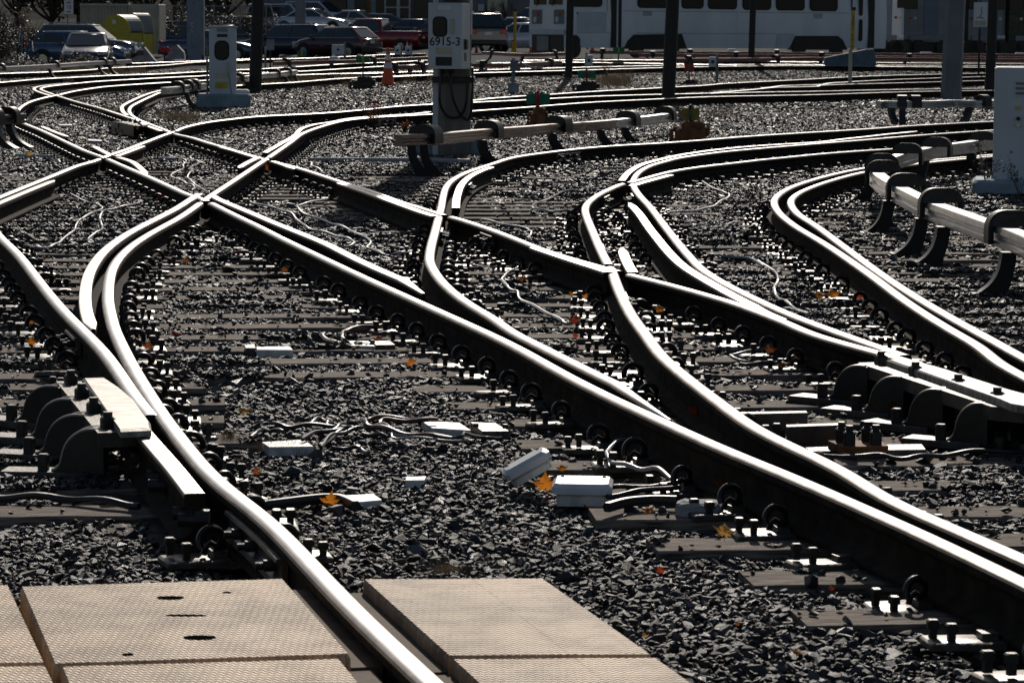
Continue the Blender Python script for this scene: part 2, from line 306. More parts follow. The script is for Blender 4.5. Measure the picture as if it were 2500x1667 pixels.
# ------------------------------------------------------------------ rails : centre lines of the heads, read off the photograph
ZT = 0.165
A6 = (0, 800, 3.647); A4 = (0, 400, 3.647); N1 = (0, 130, 5.85); N2 = (400, 130, 5.85); N3 = (800, 130, 5.85)
N4 = (1200, 130, 5.85); N5 = (1600, 130, 5.85); N6 = (2000, 130, 5.85); Q1 = (400, 330, 5.85); Q2 = (800, 380, 5.85)
Q3 = (1400, 380, 5.85); Q4 = (1400, 580, 5.85); B2 = (600, 400, 3.336); B3 = (1200, 400, 3.336); B4 = (1850, 400, 3.337)
C3 = (1200, 800, 3.336); C4 = (1850, 800, 3.337); D6 = (600, 1200, 3.357); D8 = (1800, 1200, 3.357)
def seg(*a):
    out = []
    for o, pts in a: out += T(*o, pts)
    return out
RAILS = {
 'A': ('curved running rail that passes between the tan crossing panels', seg(
    (D6, [(1850,1850),(1545,1568),(935,1000),(550,600),(165,200)]), (A6, [(1985,1400),(1785,1200),(1625,1000),(1470,800),(1340,600),(1160,300),(1015,0)]),
    (A4, [(1000,1400),(960,1200),(975,1000),(1008,900),(1080,800),(1195,700),(1355,600),(1540,500)]), (Q1, [(300,1110),(640,870),(1000,635),(1430,350),(1530,285)]),
    (N2, [(1800,1270),(2000,1130),(2340,1015)]), (N3, [(300,950),(800,905),(1460,870)]), (N4, [(0,803),(500,770),(830,743),(1500,695),(2340,655)]),
    (N5, [(300,640),(1000,615),(2340,590)]), (N6, [(1000,557),(1750,540),(2940,525)]))),
 'AG': ('bright guard rail ending in a pointed flare beside the left near rail', seg(
    (A4, [(832,1475),(800,1420),(770,1330),(758,1250),(758,1180),(764,1100),(785,1000),(832,900),(905,800),(1020,700),(1175,600),(1370,500),(1565,400)]), (Q1, [(200,1040),(400,905),(500,840)]))),
 'C': ('straight rail coming in from the left edge to the near ribbed frog', seg(
    (A4, [(-600,160),(-200,420),(0,640),(165,800),(322,1000),(480,1200),(665,1400)]), (A6, [(730,0),(925,200),(1070,400),(1200,600),(1350,770)]))),
 'CW': ('short wing rail running out of the near ribbed frog', seg((A6, [(1265,915),(1300,960),(1420,1100),(1520,1200),(1600,1300),(1670,1400),(1735,1480)]))),
 'B': ('long straight running rail crossing the whole yard to the lower right corner', seg(
    (N3, [(1500,258),(700,275),(0,295)]), (N2, [(1900,310),(1000,355),(430,398),(0,418)]), (N1, [(1900,445),(1500,475),(1200,515),(1000,550),(840,590),(700,615),(500,665),(380,710),(290,770),(245,830),(243,890),(285,960),(380,1012),(600,1100),(900,1240),(1200,1380),(1480,1480)]),
    (A4, [(1100,15),(1300,100),(1500,190),(1690,275)]), (Q1, [(480,872),(640,940),(1000,1120),(1400,1310)]), (B2, [(300,600),(700,790),(1000,930),(1300,1065)]),
    (C3, [(0,45),(300,195),(600,365),(1000,565),(1300,700),(1600,840),(2000,1015)]), (C4, [(167,1145),(600,1330)]), (D8, [(820,20),(1500,315),(2000,550),(2350,715),(3000,1030)]))),
 'BG': ('guard rail lying close beside the long straight rail, flared at its end', seg((Q1, [(690,860),(800,925),(1200,1090),(1600,1260),(2000,1420)]), (B2, [(667,656),(900,775),(1130,880),(1300,950),(1445,1008)]))),
 'R5': ('S-curved rail sweeping from the far right through the middle of the yard', seg(
    (C3, [(1455,625),(1050,455),(800,335),(430,150),(100,-15)]), (B2, [(2100,1290),(1800,1115),(1600,950),(1500,800)]), (Q2, [(1455,1400),(1480,1250),(1535,1050),(1580,870),(1625,700),(1640,600),(1690,430),(1800,320),(2000,220),(2340,110)]),
    (N4, [(300,1480),(700,1420),(1200,1360),(1800,1310)]), (N5, [(0,1282),(600,1240),(1200,1190),(1800,1150)]), (N6, [(0,1118),(700,1075),(1400,1025),(2340,975),(2940,950)]))),
 'R5G': ('short curved guard rail with a rounded end above the middle frog', seg((Q2, [(1830,745),(1835,640),(1855,550),(1910,410),(2030,295),(2200,210),(2335,165)]))),
 'D': ('straight diagonal rail running through all four crossings', seg(
    (N3, [(1500,150),(740,188),(0,234)]), (N2, [(1900,258),(1000,292),(480,325),(0,346)]), (N1, [(1500,392),(1100,425),(760,460),(620,482),(575,508),(620,532),(780,590),(1100,690),(1400,770),(1700,865),(1880,925),(1980,965),(2090,1005)]))),
 'R14G': ('outer rail of the close double curve at the far left crossing', seg((N1, [(715,606),(560,555),(485,518),(505,488),(600,465),(800,440),(1000,425)]))),
 'DW': ('wing rail of the distant ribbed frog at the upper left', seg((N1, [(2085,1032),(2200,1070),(2300,1108)]))),
 'R7': ('inner rail of the double curve beside the grey relay cabinet', seg(
    (N3, [(1500,300),(920,325),(210,357),(0,372)]), (N2, [(1850,412),(1390,438),(1000,460),(480,492),(0,545)]), (N1, [(2150,612),(2000,680),(1880,745),(1842,800),(1860,860),(1950,925),(2100,990),(2340,1080)]),
    (N2, [(150,1140),(400,1195),(600,1260),(900,1345),(1200,1435)]), (Q1, [(1400,325),(1640,385),(1800,425),(2000,480),(2340,590)]), (Q2, [(300,395),(600,480),(1000,630),(1380,745),(1620,825),(1830,870),(2000,925)]),
    (B3, [(0,525),(200,600),(400,680),(600,745),(800,800),(980,850),(1150,893),(1300,930),(1600,1008),(1900,1093),(2100,1155)]), (B4, [(0,1188),(300,1295),(600,1390),(900,1475)]), (C4, [(350,5),(600,80),(900,160),(1200,240),(1500,330),(1800,430),(2169,560),(2700,760)]))),
 'R7G': ('outer guard of the double curve beside the grey relay cabinet', seg((N1, [(1815,882),(1765,845),(1738,790),(1755,745),(1850,690),(2000,620),(2150,565)]), (N2, [(0,518),(60,507)]))),
 'P3G': ('bright guard rail leading up from the middle diamond crossing', seg((Q1, [(1440,245),(1650,125),(1870,0)]), (N2, [(1960,1075),(2150,1012),(2340,987)]), (N3, [(300,930),(550,905),(800,890),(1200,865),(1330,852),(1455,835)]))),
 'P3H': ('short flared guard rail left of the middle diamond crossing', seg((Q1, [(1065,470),(1180,400),(1345,318)]))),
 'P3I': ('short guard rail above the middle diamond crossing', seg((Q1, [(815,172),(1000,222),(1200,285),(1340,325)]))),
 'P3J': ('short guard rail below right of the middle diamond crossing', seg((Q1, [(1560,375),(1700,420),(1865,485)]))),
 'R17': ('rail that curves from the left edge through two crossings to the far right', seg(
    (A4, [(-500,490),(0,285),(400,125),(700,5)]), (N1, [(1300,1545),(1560,1445),(1800,1365),(2000,1290),(2340,1160)]), (N2, [(150,1112),(300,1050),(600,985),(900,945),(1400,895),(2340,848)]), (N3, [(600,795),(1000,755),(1460,728),(2080,698)]),
    (N4, [(0,687),(500,663),(840,645),(1500,612),(2000,597)]), (N5, [(0,588),(800,570),(1200,560),(2340,541)]), (N6, [(1000,520),(1750,508),(2940,492)]))),
 'R17G': ('short guard rail close to the left edge of the yard', seg((A4, [(-300,470),(0,345),(250,240),(478,148)]))),
 'P1G': ('flared guard rail inside the left diamond crossing', seg((N1, [(1330,1325),(1450,1390),(1560,1448)]))),
 'P1H': ('guard rail right of the left diamond crossing', seg((N1, [(1660,1470),(1850,1400),(2040,1328)]))),
 'P1I': ('guard rail below right of the left diamond crossing', seg((N1, [(1690,1485),(1900,1555)]), (A4, [(1305,85+5)]))),
 'P1K': ('flared guard rail lying inside the far left curve', seg((N1, [(590,1042),(760,1115),(970,1192)]))),
 'R9': ('snaking rail in the middle right that bends twice between frogs', seg(
    (D8, [(2900,760),(2350,520),(2000,365),(1500,155),(1150,5)]), (C4, [(1100,1318),(800,1185),(500,1040),(0,810)]), (C3, [(1880,600),(1610,400),(1375,200),(1225,0)]), (Q4, [(1050,1370),(900,1180),(800,1025),(700,830),(610,620),(560,470),(440,250),(340,40)]),
    (Q3, [(285,1080),(200,880),(165,760),(185,680),(260,605),(400,515),(560,445),(700,382),(840,365),(1060,300),(1400,212),(1800,150),(2340,90)]), (N5, [(1500,1512),(1900,1475)]), (N6, [(0,1430),(600,1385),(1260,1345),(2340,1285),(2940,1255)]))),
 'R8': ('long curved rail right of the middle from the near frog up to the far right', seg(
    (B4, [(1200,1545),(900,1442),(600,1335),(300,1225),(0,1092)]), (Q4, [(2110,600),(1800,400),(1580,200)]), (Q3, [(1740,1500),(1560,1300),(1320,1000),(1100,715),(950,555),(865,430),(850,345),(930,225),(1100,130),(1350,60),(1700,0)]),
    (N5, [(300,1490),(700,1430),(1200,1375)]), (N6, [(0,1280),(700,1225),(1400,1165),(2340,1100),(2940,1065)]))),
 'R8G': ('wide guard rail with a pointed end inside the middle right curve', seg((Q3, [(800,672),(940,820),(1065,1000),(1205,1180)]), (Q4, [(1362,200),(1570,400),(1890,600),(2340,850)]), (B4, [(100,1215),(230,1245)]))),
 'R10': ('outer rail of the close pair rising from the upper right frog', seg((Q3, [(690,350),(780,240),(950,130),(1200,50),(1450,-10)]), (N5, [(0,1528),(400,1440),(900,1370),(1500,1315),(2340,1265)]), (N6, [(300,1228),(700,1185),(1000,1150),(1400,1112)]))),
 'F7G': ('short guard rail right of the upper right frog', seg((Q3, [(830,425),(1050,360),(1390,270)]))),
 'F6G': ('guard rail along the left side of the lower middle frog', seg((B3, [(345,685),(500,738),(700,805),(850,850),(955,885)]))),
 'F6H': ('blunt pointed guard beside the lower middle frog', seg((Q4, [(690,150),(740,300),(800,420),(850,500)]))),
 'F5G': ('long guard rail along the left side of the middle frog', seg((Q2, [(170,393),(600,540),(900,650),(1300,795),(1400,830),(1540,868)]))),
 'R12': ('outer rail of the close curved pair at the right edge', seg((C4, [(2900,740),(2169,380),(1900,230),(1600,50)]), (B4, [(1860,1500),(1510,1300),(1200,1100),(930,900),(640,700),(480,600),(310,500),(185,400),(135,320),(150,262),(250,195),(400,140),(600,85),(870,30)]), ((2100,350,5.85), [(780,257),(1080,227),(1700,172),(2600,95)]))),
 'R11': ('inner rail of the close curved pair at the right edge', seg((C4, [(2900,590),(2169,230),(2000,135),(1750,0)]), (B4, [(2060,1500),(1690,1300),(1340,1100),(1030,900),(755,700),(485,500),(330,400),(268,310),(300,255),(400,200),(600,130),(870,62)]), ((2100,350,5.85), [(780,288),(1080,253),(1700,196),(2600,120)]))),
 'R13': ('outermost curved rail beneath the left conductor rail', seg((N1, [(-600,460),(0,415),(600,365),(1200,335),(1700,312),(2340,292)]), (N2, [(540,262),(1000,240),(1390,222),(1840,195),(2340,165)]), (N3, [(410,142),(820,132),(1420,100)]))),
 'R15': ('far rail behind the left conductor rail', seg((N1, [(-600,330),(0,290),(650,268),(1250,237),(1560,210),(2340,170)]), (N2, [(500,125),(1230,95),(2340,60)]), (N3, [(800,20),(1400,5)]))),
 'R15B': ('far rail passing behind the relay cabinet', seg((N1, [(1800,145),(2340,128)]), (N2, [(600,105),(1230,80)]))),
 'R16': ('far right rail that leaves the blue polished rail at a switch', seg((N3, [(1460,720),(2080,668)]), (N4, [(0,640),(500,603),(900,580),(1500,540),(2340,495)]), (N5, [(280,478),(650,460),(1000,430),(1700,395),(2340,362)]), (N6, [(210,348),(940,318),(1750,298),(2940,270)]))),
 'R18': ('far right rail branching off beyond the broad dark pole', seg((N5, [(800,565),(1500,505),(1860,458),(2340,448)]), (N6, [(150,425),(500,402),(1100,372),(1750,350),(2940,315)]))),
 'R18B': ('far right rail running past the yellow marker post', seg((N5, [(1500,490),(2340,470)]), (N6, [(0,455),(800,430),(1750,405),(2940,370)]))),
 'F1': ('distant rail in front of the white train', [(830,180),(1056,175),(1155,171),(1378,165),(1600,160),(1850,157),(2150,159),(2600,161)]),
 'F2': ('distant rail beyond the orange cone', [(960,187),(1155,178),(1378,172),(1700,163),(2000,160),(2150,162),(2600,166)]),
 'F3': ('distant rail under the far red conductor covers', [(1277,147),(1600,146),(1870,150),(2160,153),(2600,156)]),
 'F4': ('distant rail under the yard cabinets', [(1200,154),(1350,152),(1600,155),(1800,159)]),
}
PROF = [(.066,.02),(.066,.031),(.022,.047),(.0095,.062),(.0095,.13),(.03,.143),(.0365,.152),(.0365,.174),(.033,.183),(.024,.188),(.011,.1905)]
PROF = [(x*.84, .02 + (z-.02)*.85) for x, z in PROF]; PROF = PROF + [(-x, z) for x, z in reversed(PROF)]
PROF2 = [(.066,.02),(.066,.031),(.022,.047),(.0095,.062),(.0095,.13),(.03,.143),(.0365,.152),(.0365,.174),(.0362,.185),(.033,.1892),(.02,.1905)]; PROF2 = [(x*.86, .02 + (z-.02)*.85) for x, z in PROF2]; PROF2 = PROF2 + [(-x, z) for x, z in reversed(PROF2)]
PINCH = {('AG',0,.3,0),('BG',1,.5,.03),('R8G',0,.35,0),('P3H',0,.3,0),('P1G',0,.3,0),('P1K',0,.3,0),('P1K',1,.3,0),('P1I',1,.3,0),('P3J',1,.3,0),('R8G',1,.6,.01),('R17G',1,.15,0),('F6H',0,.34,0),('R10',1,.3,0),('R5',0,.7,.05)}
TOPF = set(range(7, 13))                                            # profile edges on the head
DULL = {'AG','CW','BG','R5G','R14G','DW','R7G','P3G','P3H','P3I','P3J','R17G','P1G','P1H','P1I','P1K','R8G','R10','F7G','F6G','F6H','F5G'}
def resample(P, step):
    P = [Vector(p) for p in P]; L = [0]
    for a, b in zip(P, P[1:]): L.append(L[-1] + (b - a).length)
    n = max(4, int(L[-1] / step)); out = []; j = 0
    for i in range(n + 1):
        s = L[-1] * i / n
        while j < len(L) - 2 and L[j+1] < s: j += 1
        t = (s - L[j]) / max(1e-9, L[j+1] - L[j]); out.append(P[j].lerp(P[j+1], t))
    return out
def relax(P, it):
    for _ in range(it):
        Q = [P[0]] + [(P[i-1] + P[i]*2 + P[i+1]) / 4 for i in range(1, len(P)-1)] + [P[-1]]; P = Q
    return P
LINES = {}
for k, (lab, px) in RAILS.items():
    pts = [W(x, y, ZT) for x, y in px]
    keep = [pts[0]]
    for p in pts[1:]:
        if (p - keep[-1]).length > 0.12: keep.append(p)
    i = 1
    while i < len(keep) - 1:                                        # drop readings that run backwards where two crops overlap
        if (keep[i] - keep[i-1]).dot(keep[i+1] - keep[i]) < 0: keep.pop(i); i = max(1, i - 1)
        else: i += 1
    P = smooth_path(keep, 8); near = min(p.y for p in P) < 32
    P = resample(P, 0.10); P = relax(P, 14 if near else 40)
    LINES[k] = P
# flangeway cuts : (rail cut, rail crossed, side in image x: gap lies to that side of the crossed rail)
def sgn_dist(p, line):
    """signed lateral distance (positive = right of the travel direction) and distance along"""
    best = min(range(len(line)), key=lambda i: (line[i]-p).length_squared)
    a = line[max(0, best-1)]; b = line[min(len(line)-1, best+1)]; d = (b - a).normalized(); q = p - line[best]
    return q.x * d.y - q.y * d.x, abs(q.x*d.x + q.y*d.y)
CUTS = [('B','A',1),('A','B',1),('R7','A',1),('A','R7',-1),('B','R17',1),('R17','B',1),('R7','R17',1),('R17','R7',-1),('R7','R5',1),('R5','R7',1),
        ('R7','R9',1),('R9','R7',-1),('R9','R8',-1),('R8','R9',1),('D','B',1),('B','D',-1)]
RAILOBJ = {}
def chunk(mb, P, mi_top, dz, pf, pin=(), ends=None):
    n = len(pf); base = len(mb.v); vs = []
    for i, p in enumerate(P):
        d = P[min(i+1, len(P)-1)] - P[max(i-1, 0)]; d.z = 0; d.normalize(); s = Vector((d.y, -d.x, 0))
        f, dn = 1.0, 0.0
        for e, ln, lo in pin:
            q = (p - ends[e]).length / ln
            if q < 1: f = min(f, .3 + .7 * q); dn = max(dn, lo * (1 - q))
        for x, z in pf: vs.append(p + s * x * (f if z > .12 else 1) + Vector((0, 0, z - ZT + dz - (dn if z > .085 else 0))))
    fs = []; ms = []
    for i in range(len(P)-1):
        for k in range(n):
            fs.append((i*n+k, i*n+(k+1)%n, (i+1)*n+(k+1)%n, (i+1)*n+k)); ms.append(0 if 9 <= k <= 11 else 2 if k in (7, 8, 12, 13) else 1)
    fs += [tuple(range(n)), tuple(reversed(range((len(P)-1)*n, len(P)*n)))]; ms += [1, 1]
    mb.v += [tuple(v) for v in vs]; mb.f += [tuple(i+base for i in f) for f in fs]; mb.m += ms
for idx, (k, (lab, px)) in enumerate(RAILS.items()):
    P = LINES[k]; dz = -0.00045 * (idx % 14) + (0.0 if k not in DULL else 0.004)
    fine = []
    cutters = [(c[1], c[2]) for c in CUTS if c[0] == k]
    for a, b in zip(P, P[1:]):                                      # refine close to crossings
        nearx = any(min((a - q).length for q in LINES[c][::2]) < 0.35 for c, _ in cutters)
        fine += [a.lerp(b, t) for t in ((0, .2, .4, .6, .8) if nearx else (0,))]
    fine.append(P[-1]); chunks = [[]]
    for p in fine:
        gap = False
        for c, sd in cutters:
            dd, al = sgn_dist(p, LINES[c])
            if al < 0.12 and 0.04 < dd * sd < 0.088: gap = True
        if gap:
            if chunks[-1]: chunks.append([])
        else: chunks[-1].append(p)
    o = P[0].copy(); o.z = gz(o.y)
    mb = MB()
    for c in chunks:
        if len(c) > 1: chunk(mb, [q - o for q in c], 0, dz, PROF2 if k in DULL else PROF, [(e, ln, lo) for kk, e, ln, lo in PINCH if kk == k], (P[0] - o, P[-1] - o))
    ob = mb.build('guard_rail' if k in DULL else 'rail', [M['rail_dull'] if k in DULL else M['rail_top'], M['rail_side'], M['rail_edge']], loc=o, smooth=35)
    tag(ob, lab, 'guard rail' if k in DULL else 'rail', 'rails of the yard'); RAILOBJ[k] = ob
# ---- joint bars : parts of the rail they are bolted to (photo pixel, rail, length)
def joint(px, py, k, L=0.6):
    q = W(px, py, 0.105); P = LINES[k]; i = min(range(2, len(P)-2), key=lambda j: (P[j]-q).length)
    n = max(1, int(L / 0.1 / 2)); sub = [P[max(0, min(len(P)-1, j))] for j in range(i-n, i+n+1)]
    sd = 1 if sgn_dist(q, P)[0] > 0 else -1; ob = RAILOBJ[k]; o = ob.location; mb = MB(); vs = []
    prof = [(.01,.05),(.046,.05),(.044,.067),(.026,.08),(.026,.108),(.043,.118),(.04,.127),(.01,.127)]; nn = len(prof)
    for j, p in enumerate(sub):
        d = sub[min(j+1, len(sub)-1)] - sub[max(j-1, 0)]; d.z = 0; d.normalize(); s = Vector((d.y, -d.x, 0)) * sd
        vs += [p + s*(x+.004) + Vector((0,0,z-ZT)) - o for x, z in prof]
    fs = [(j*nn+a, j*nn+(a+1)%nn, (j+1)*nn+(a+1)%nn, (j+1)*nn+a) for j in range(len(sub)-1) for a in range(nn)] + [tuple(range(nn)), tuple(range((len(sub)-1)*nn, len(sub)*nn))]
    mb.add(vs, fs)
    b = mb.build('joint_bar', M['plate'], ob)
    for t in (0.2, 0.5, 0.8):
        j = int(t*(len(sub)-1)); p = sub[j]; d = sub[min(j+1, len(sub)-1)] - sub[max(j-1,0)]; d.z = 0; d.normalize(); s = Vector((d.y, -d.x, 0)) * sd
        c = p + Vector((0,0,.093-ZT)) - o
        MB().cyl(c + s*.03, c + s*.062, .017, 6).cyl(c + s*.062, c + s*.085, .011, 8).build('bolt', M['iron'], b)
for j in [(880,510,'R7',.8),(1165,580,'R7',.6),(1490,485,'R9',.5),(1545,482,'R8',.4),(1640,610,'R9',.5),(1540,730,'R9',.5),(1840,775,'R7',.9),(1640,1068,'B',1.0),(860,675,'B',.6),(165,830,'C',.5),(600,1330,'A',.8),
          (1440,380,'R5',.9),(1760,348,'R5',1.0),(1230,455,'R5G',.4),(155,480,'R17',.5),(300,1000,'C',.4),(780,425,'R7',.5),(170,195,'R13',.8),(165,210,'D',.8),(940,295,'A',.8),(2140,1030+20,'B',.7),(1085,570,'R5',.4)]: joint(*j)

# ------------------------------------------------------------------ fasteners (plate, spring clip, two spikes) on both sides of the rails
def clip_path(n=13):
    pts = []
    for i in range(n):
        a = R(205) - R(230) * i / (n - 1); pts.append((.125 + .043 * math.cos(a), -.022 + .05 * i / (n - 1), .075 + .043 * math.sin(a)))
    return [(.07, -.03, .045)] + pts
def fast_meshes(lo=False):
    pl = MB().bbox((.17, 0, .011), (.23, .155, .022), .006); pl.box((.098, 0, .032), (.05, .07, .022))
    cl = MB().tube(clip_path(7 if lo else 14), .0135, 5 if lo else 7); cl.tube([(.1,-.005,.03),(.105,0,.055),(.125,.005,.068),(.145,.01,.055),(.152,.014,.03)], .011, 5 if lo else 7)
    def spk(x, y):
        s = MB().box((x, y, .038), (.022, .022, .034)); s.bbox((x, y, .066), (.034, .034, .026), .004); return s
    return pl, cl, spk
fpl, fcl, spk = fast_meshes()
FM = dict(plate=fpl.mesh('tie_plate', M['plate'], 40), clip=fcl.mesh('spring_clip', M['clip'], 50), s1=spk(.215, .035).mesh('spike', M['iron']), s2=spk(.255, -.03).mesh('spike', M['iron']))
allpts = []; owner = []
for k, P in LINES.items():
    for p in P: allpts.append(p); owner.append(k)
KD = kdtree.KDTree(len(allpts))
for i, p in enumerate(allpts): KD.insert((p.x, p.y, 0), i)
KD.balance()
FAST = []
NOF = {'AG','BG','P3G','P3H','P3I','P3J','R17G','P1G','P1H','P1I','P1K','F7G','F6G','F6H','F5G','R5G','R14G','R7G','CW','DW','F1','F2','F3','F4','R15B','R18','R18B','R16','R15','R13'}
for k, P in LINES.items():
    if k in NOF: continue
    s = 0.26; acc = 0
    for a, b in zip(P, P[1:]):
        acc += (b - a).length
        if acc < s: continue
        s += 0.5 + random.uniform(-.03, .03)
        if a.y > 52 or a.y < 6.2: continue
        d = b - a; d.z = 0; d.normalize(); sv = Vector((d.y, -d.x, 0))
        for sd in (1, -1):
            q = a + sv * sd * .2
            if any((owner[i] != k and dist < .14) for (_, i, dist) in KD.find_range((q.x, q.y, 0), .14)): continue
            if abs(q.x) > (q.y * 1250 / FPX) * 1.08 + .3: continue
            c = W(0, 0) if False else None
            FAST.append((q.y + random.uniform(-.2, .2), Vector((a.x, a.y, gz(a.y))), math.atan2(sv.y * sd, sv.x * sd), k))
PANEL_Y = 9.05
FAST = [f for f in FAST if not (f[1].y < 8.05 and f[1].x < 0.4)]
FAST.sort(key=lambda f: f[0])
NSHORT = {'A':'the rail between the tan panels','C':'the rail from the left edge','B':'the long straight rail','R5':'the S-curved middle rail','D':'the upper left rail','R7':'the straight diagonal rail','R17':'the far curving rail','R9':'the snaking rail','R8':'the long right curve','R10':'the upper right pair','R8G':'the pointed wide guard','R12':'the right edge pair','R11':'the right edge pair'}
for i, (y, p, az, k) in enumerate(FAST[:300]):
    t = thing('rail_fastener', 'dark fastener with sprung clip and two square spikes along ' + NSHORT.get(k, 'a rail'), 'rail fastener', p + Vector((0,0,.003)), az + random.gauss(0, .09), 'rail fasteners beside ' + NSHORT.get(k, 'a rail'))
    t.rotation_euler.x = random.gauss(0, .05); t.location.z -= random.uniform(0, .016); t.scale = [random.uniform(.76, .9)] * 3; miss = random.random()
    for n, me in (('tie_plate','plate'),('spring_clip','clip'),('spike','s1'),('spike','s2')):
        if (n == 'spring_clip' and miss < .1) or (me == 's2' and miss > .88): continue
        o = bpy.data.objects.new(n, FM[me]); COL.objects.link(o); o.parent = t
        if n == 'spike': o.location.z = random.uniform(-.016, .01)
lpl, lcl, lsp = fast_meshes(True); far = MB()
src = [(lpl, 0), (lcl, 1), (lsp(.215,.035), 0), (lsp(.255,-.03), 0)]
for y, p, az, k in FAST[300:]:
    Rm = Matrix.Rotation(az, 3, 'Z')
    for mb, mi in src: far.add([Rm @ Vector(v) * .84 + p for v in mb.v], mb.f, mi)
if far.v: tag(far.build('distant_rail_fasteners', [M['plate'], M['clip']]), 'rows of small sprung fasteners along the distant rails', 'rail fasteners', kind='stuff')
print('fasteners', len(FAST), {k: sum(1 for f in FAST if f[3] == k) for k in RAILS})
# ------------------------------------------------------------------ ground, ballast bed, sleepers, ballast stones
def gridsheet(xs, ys, zf):
    mb = MB(); vs = [(x, y, zf(x, y)) for y in ys for x in xs]; n = len(xs)
    mb.add(vs, [(j*n+i, j*n+i+1, (j+1)*n+i+1, (j+1)*n+i) for j in range(len(ys)-1) for i in range(n-1)]); return mb
tag(gridsheet([-400,-60,-40,-24,-16,-8,0,30,60,400], [-30, 5, 40, 60] + list(range(70, 120, 3)) + [130, 140, 150, 160, 170, 180, 190, 200, 900], lambda x, y: gz(y, x) - 0.045).build('ground', M['ground'], smooth=60), 'dark gravelly ground of the rail yard', 'ground', kind='structure')
YL = 103
tag(gridsheet([-60,-40,-24,-16,-8,0,30,60], [YL, 106, 109, 112, 115, 118, 130, 150, 160, 170, 180, 190, 215], lambda x, y: gz(y, x) - 0.035).build('parking_lot', M['asphalt']), 'grey asphalt parking lot behind the yard', 'parking lot', kind='structure')

TIE_YAW = R(6); TD = Vector((math.cos(TIE_YAW), math.sin(TIE_YAW), 0))
def xat(k, Y):
    P = LINES[k]; i = min(range(len(P)), key=lambda j: abs(P[j].y - Y) + (0 if P[j].y < 40 else 0)); return P[i].x
tie_me = []
for L in range(4):
    b = MB(); n = 18; w = .225; vs = []; random.seed(100 + L)
    for i in range(n + 1):
        x = -.5 + i / n; j = [random.uniform(-.006, .006) for _ in range(3)]
        vs += [(x, -w/2 + j[0], -.12), (x, -w/2 + j[0], -.008), (x, -w/2+.008, .0+j[1]*.3), (x, w/2-.008, .0+j[2]*.3), (x, w/2, -.008), (x, w/2, -.12)]
    b.add(vs, [(i*6+k, i*6+k+1, (i+1)*6+k+1, (i+1)*6+k) for i in range(n) for k in range(5)] + [(5,4,3,2,1,0), tuple(n*6+k for k in range(6))])
    tie_me.append(b)
TIES = []
def tie(xa, xb, Yk, lab, grp):
    if xb - xa < .3: return
    xc = (xa + xb) / 2; L = (xb - xa) / math.cos(TIE_YAW); yc = Yk + (xc) * math.tan(TIE_YAW)
    mb = random.choice(tie_me); m2 = MB(); m2.add([(v[0] * L, v[1], v[2]) for v in mb.v], mb.f)
    o = m2.build('sleeper', M['wood'], loc=(xc, yc, 0.0), rz=TIE_YAW + random.uniform(-.015, .015)); tag(o, lab, 'sleeper', grp); TIES.append((xc, yc, L, o.rotation_euler.z))
random.seed(5)
Y = 7.6; k = 0
while Y < 34:
    xA = xat('A', Y) if Y < 17.5 else 0; xB = xat('B', Y) if Y < 17 else 0; lim = Y * .1715 * 1.06
    Yk = Y - 0.0
    if Y < 12.4:
        if Y > 9.15: tie(max(-lim - .4, xA - 2.2), xA + .33 + random.uniform(-.05, .1), Yk - xA*math.tan(TIE_YAW), 'weathered timber sleeper under the rail left of the open ballast', 'sleepers of the left near track')
        tie(xB - .42 + random.uniform(-.12, .06), lim + .8, Yk - xB*math.tan(TIE_YAW), 'weathered timber sleeper under the two rails at the lower right', 'sleepers of the right near track')
    elif Y < 20:
        x0 = -lim - .3; cuts = [x0, xA + .35, max(xA + .6, xB + .4) if False else xA + .37 + random.uniform(1.4, 1.7), xB + .5 + random.uniform(-.1,.1), lim + .5]
        tie(x0, xA + .33, Yk, 'weathered timber sleeper at the left edge of the middle yard', 'sleepers of the middle left track')
        tie(xA + .37, xB + .35, Yk, 'weathered timber sleeper between the left curve and the long straight rail', 'sleepers of the centre track')
        tie(xB + .39, lim + .5, Yk, 'weathered timber sleeper right of the long straight rail', 'sleepers of the middle right track')
    else:
        x = -lim - random.uniform(0, 1)
        while x < lim:
            tie(x, x + 2.6, Yk, 'weathered timber sleeper buried in ballast in the far part of the yard', 'sleepers of the far tracks'); x += 2.65 + random.choice((.1, .6))
    Y += .53 + random.uniform(-.02, .02); k += 1
print('ties', len(TIES))

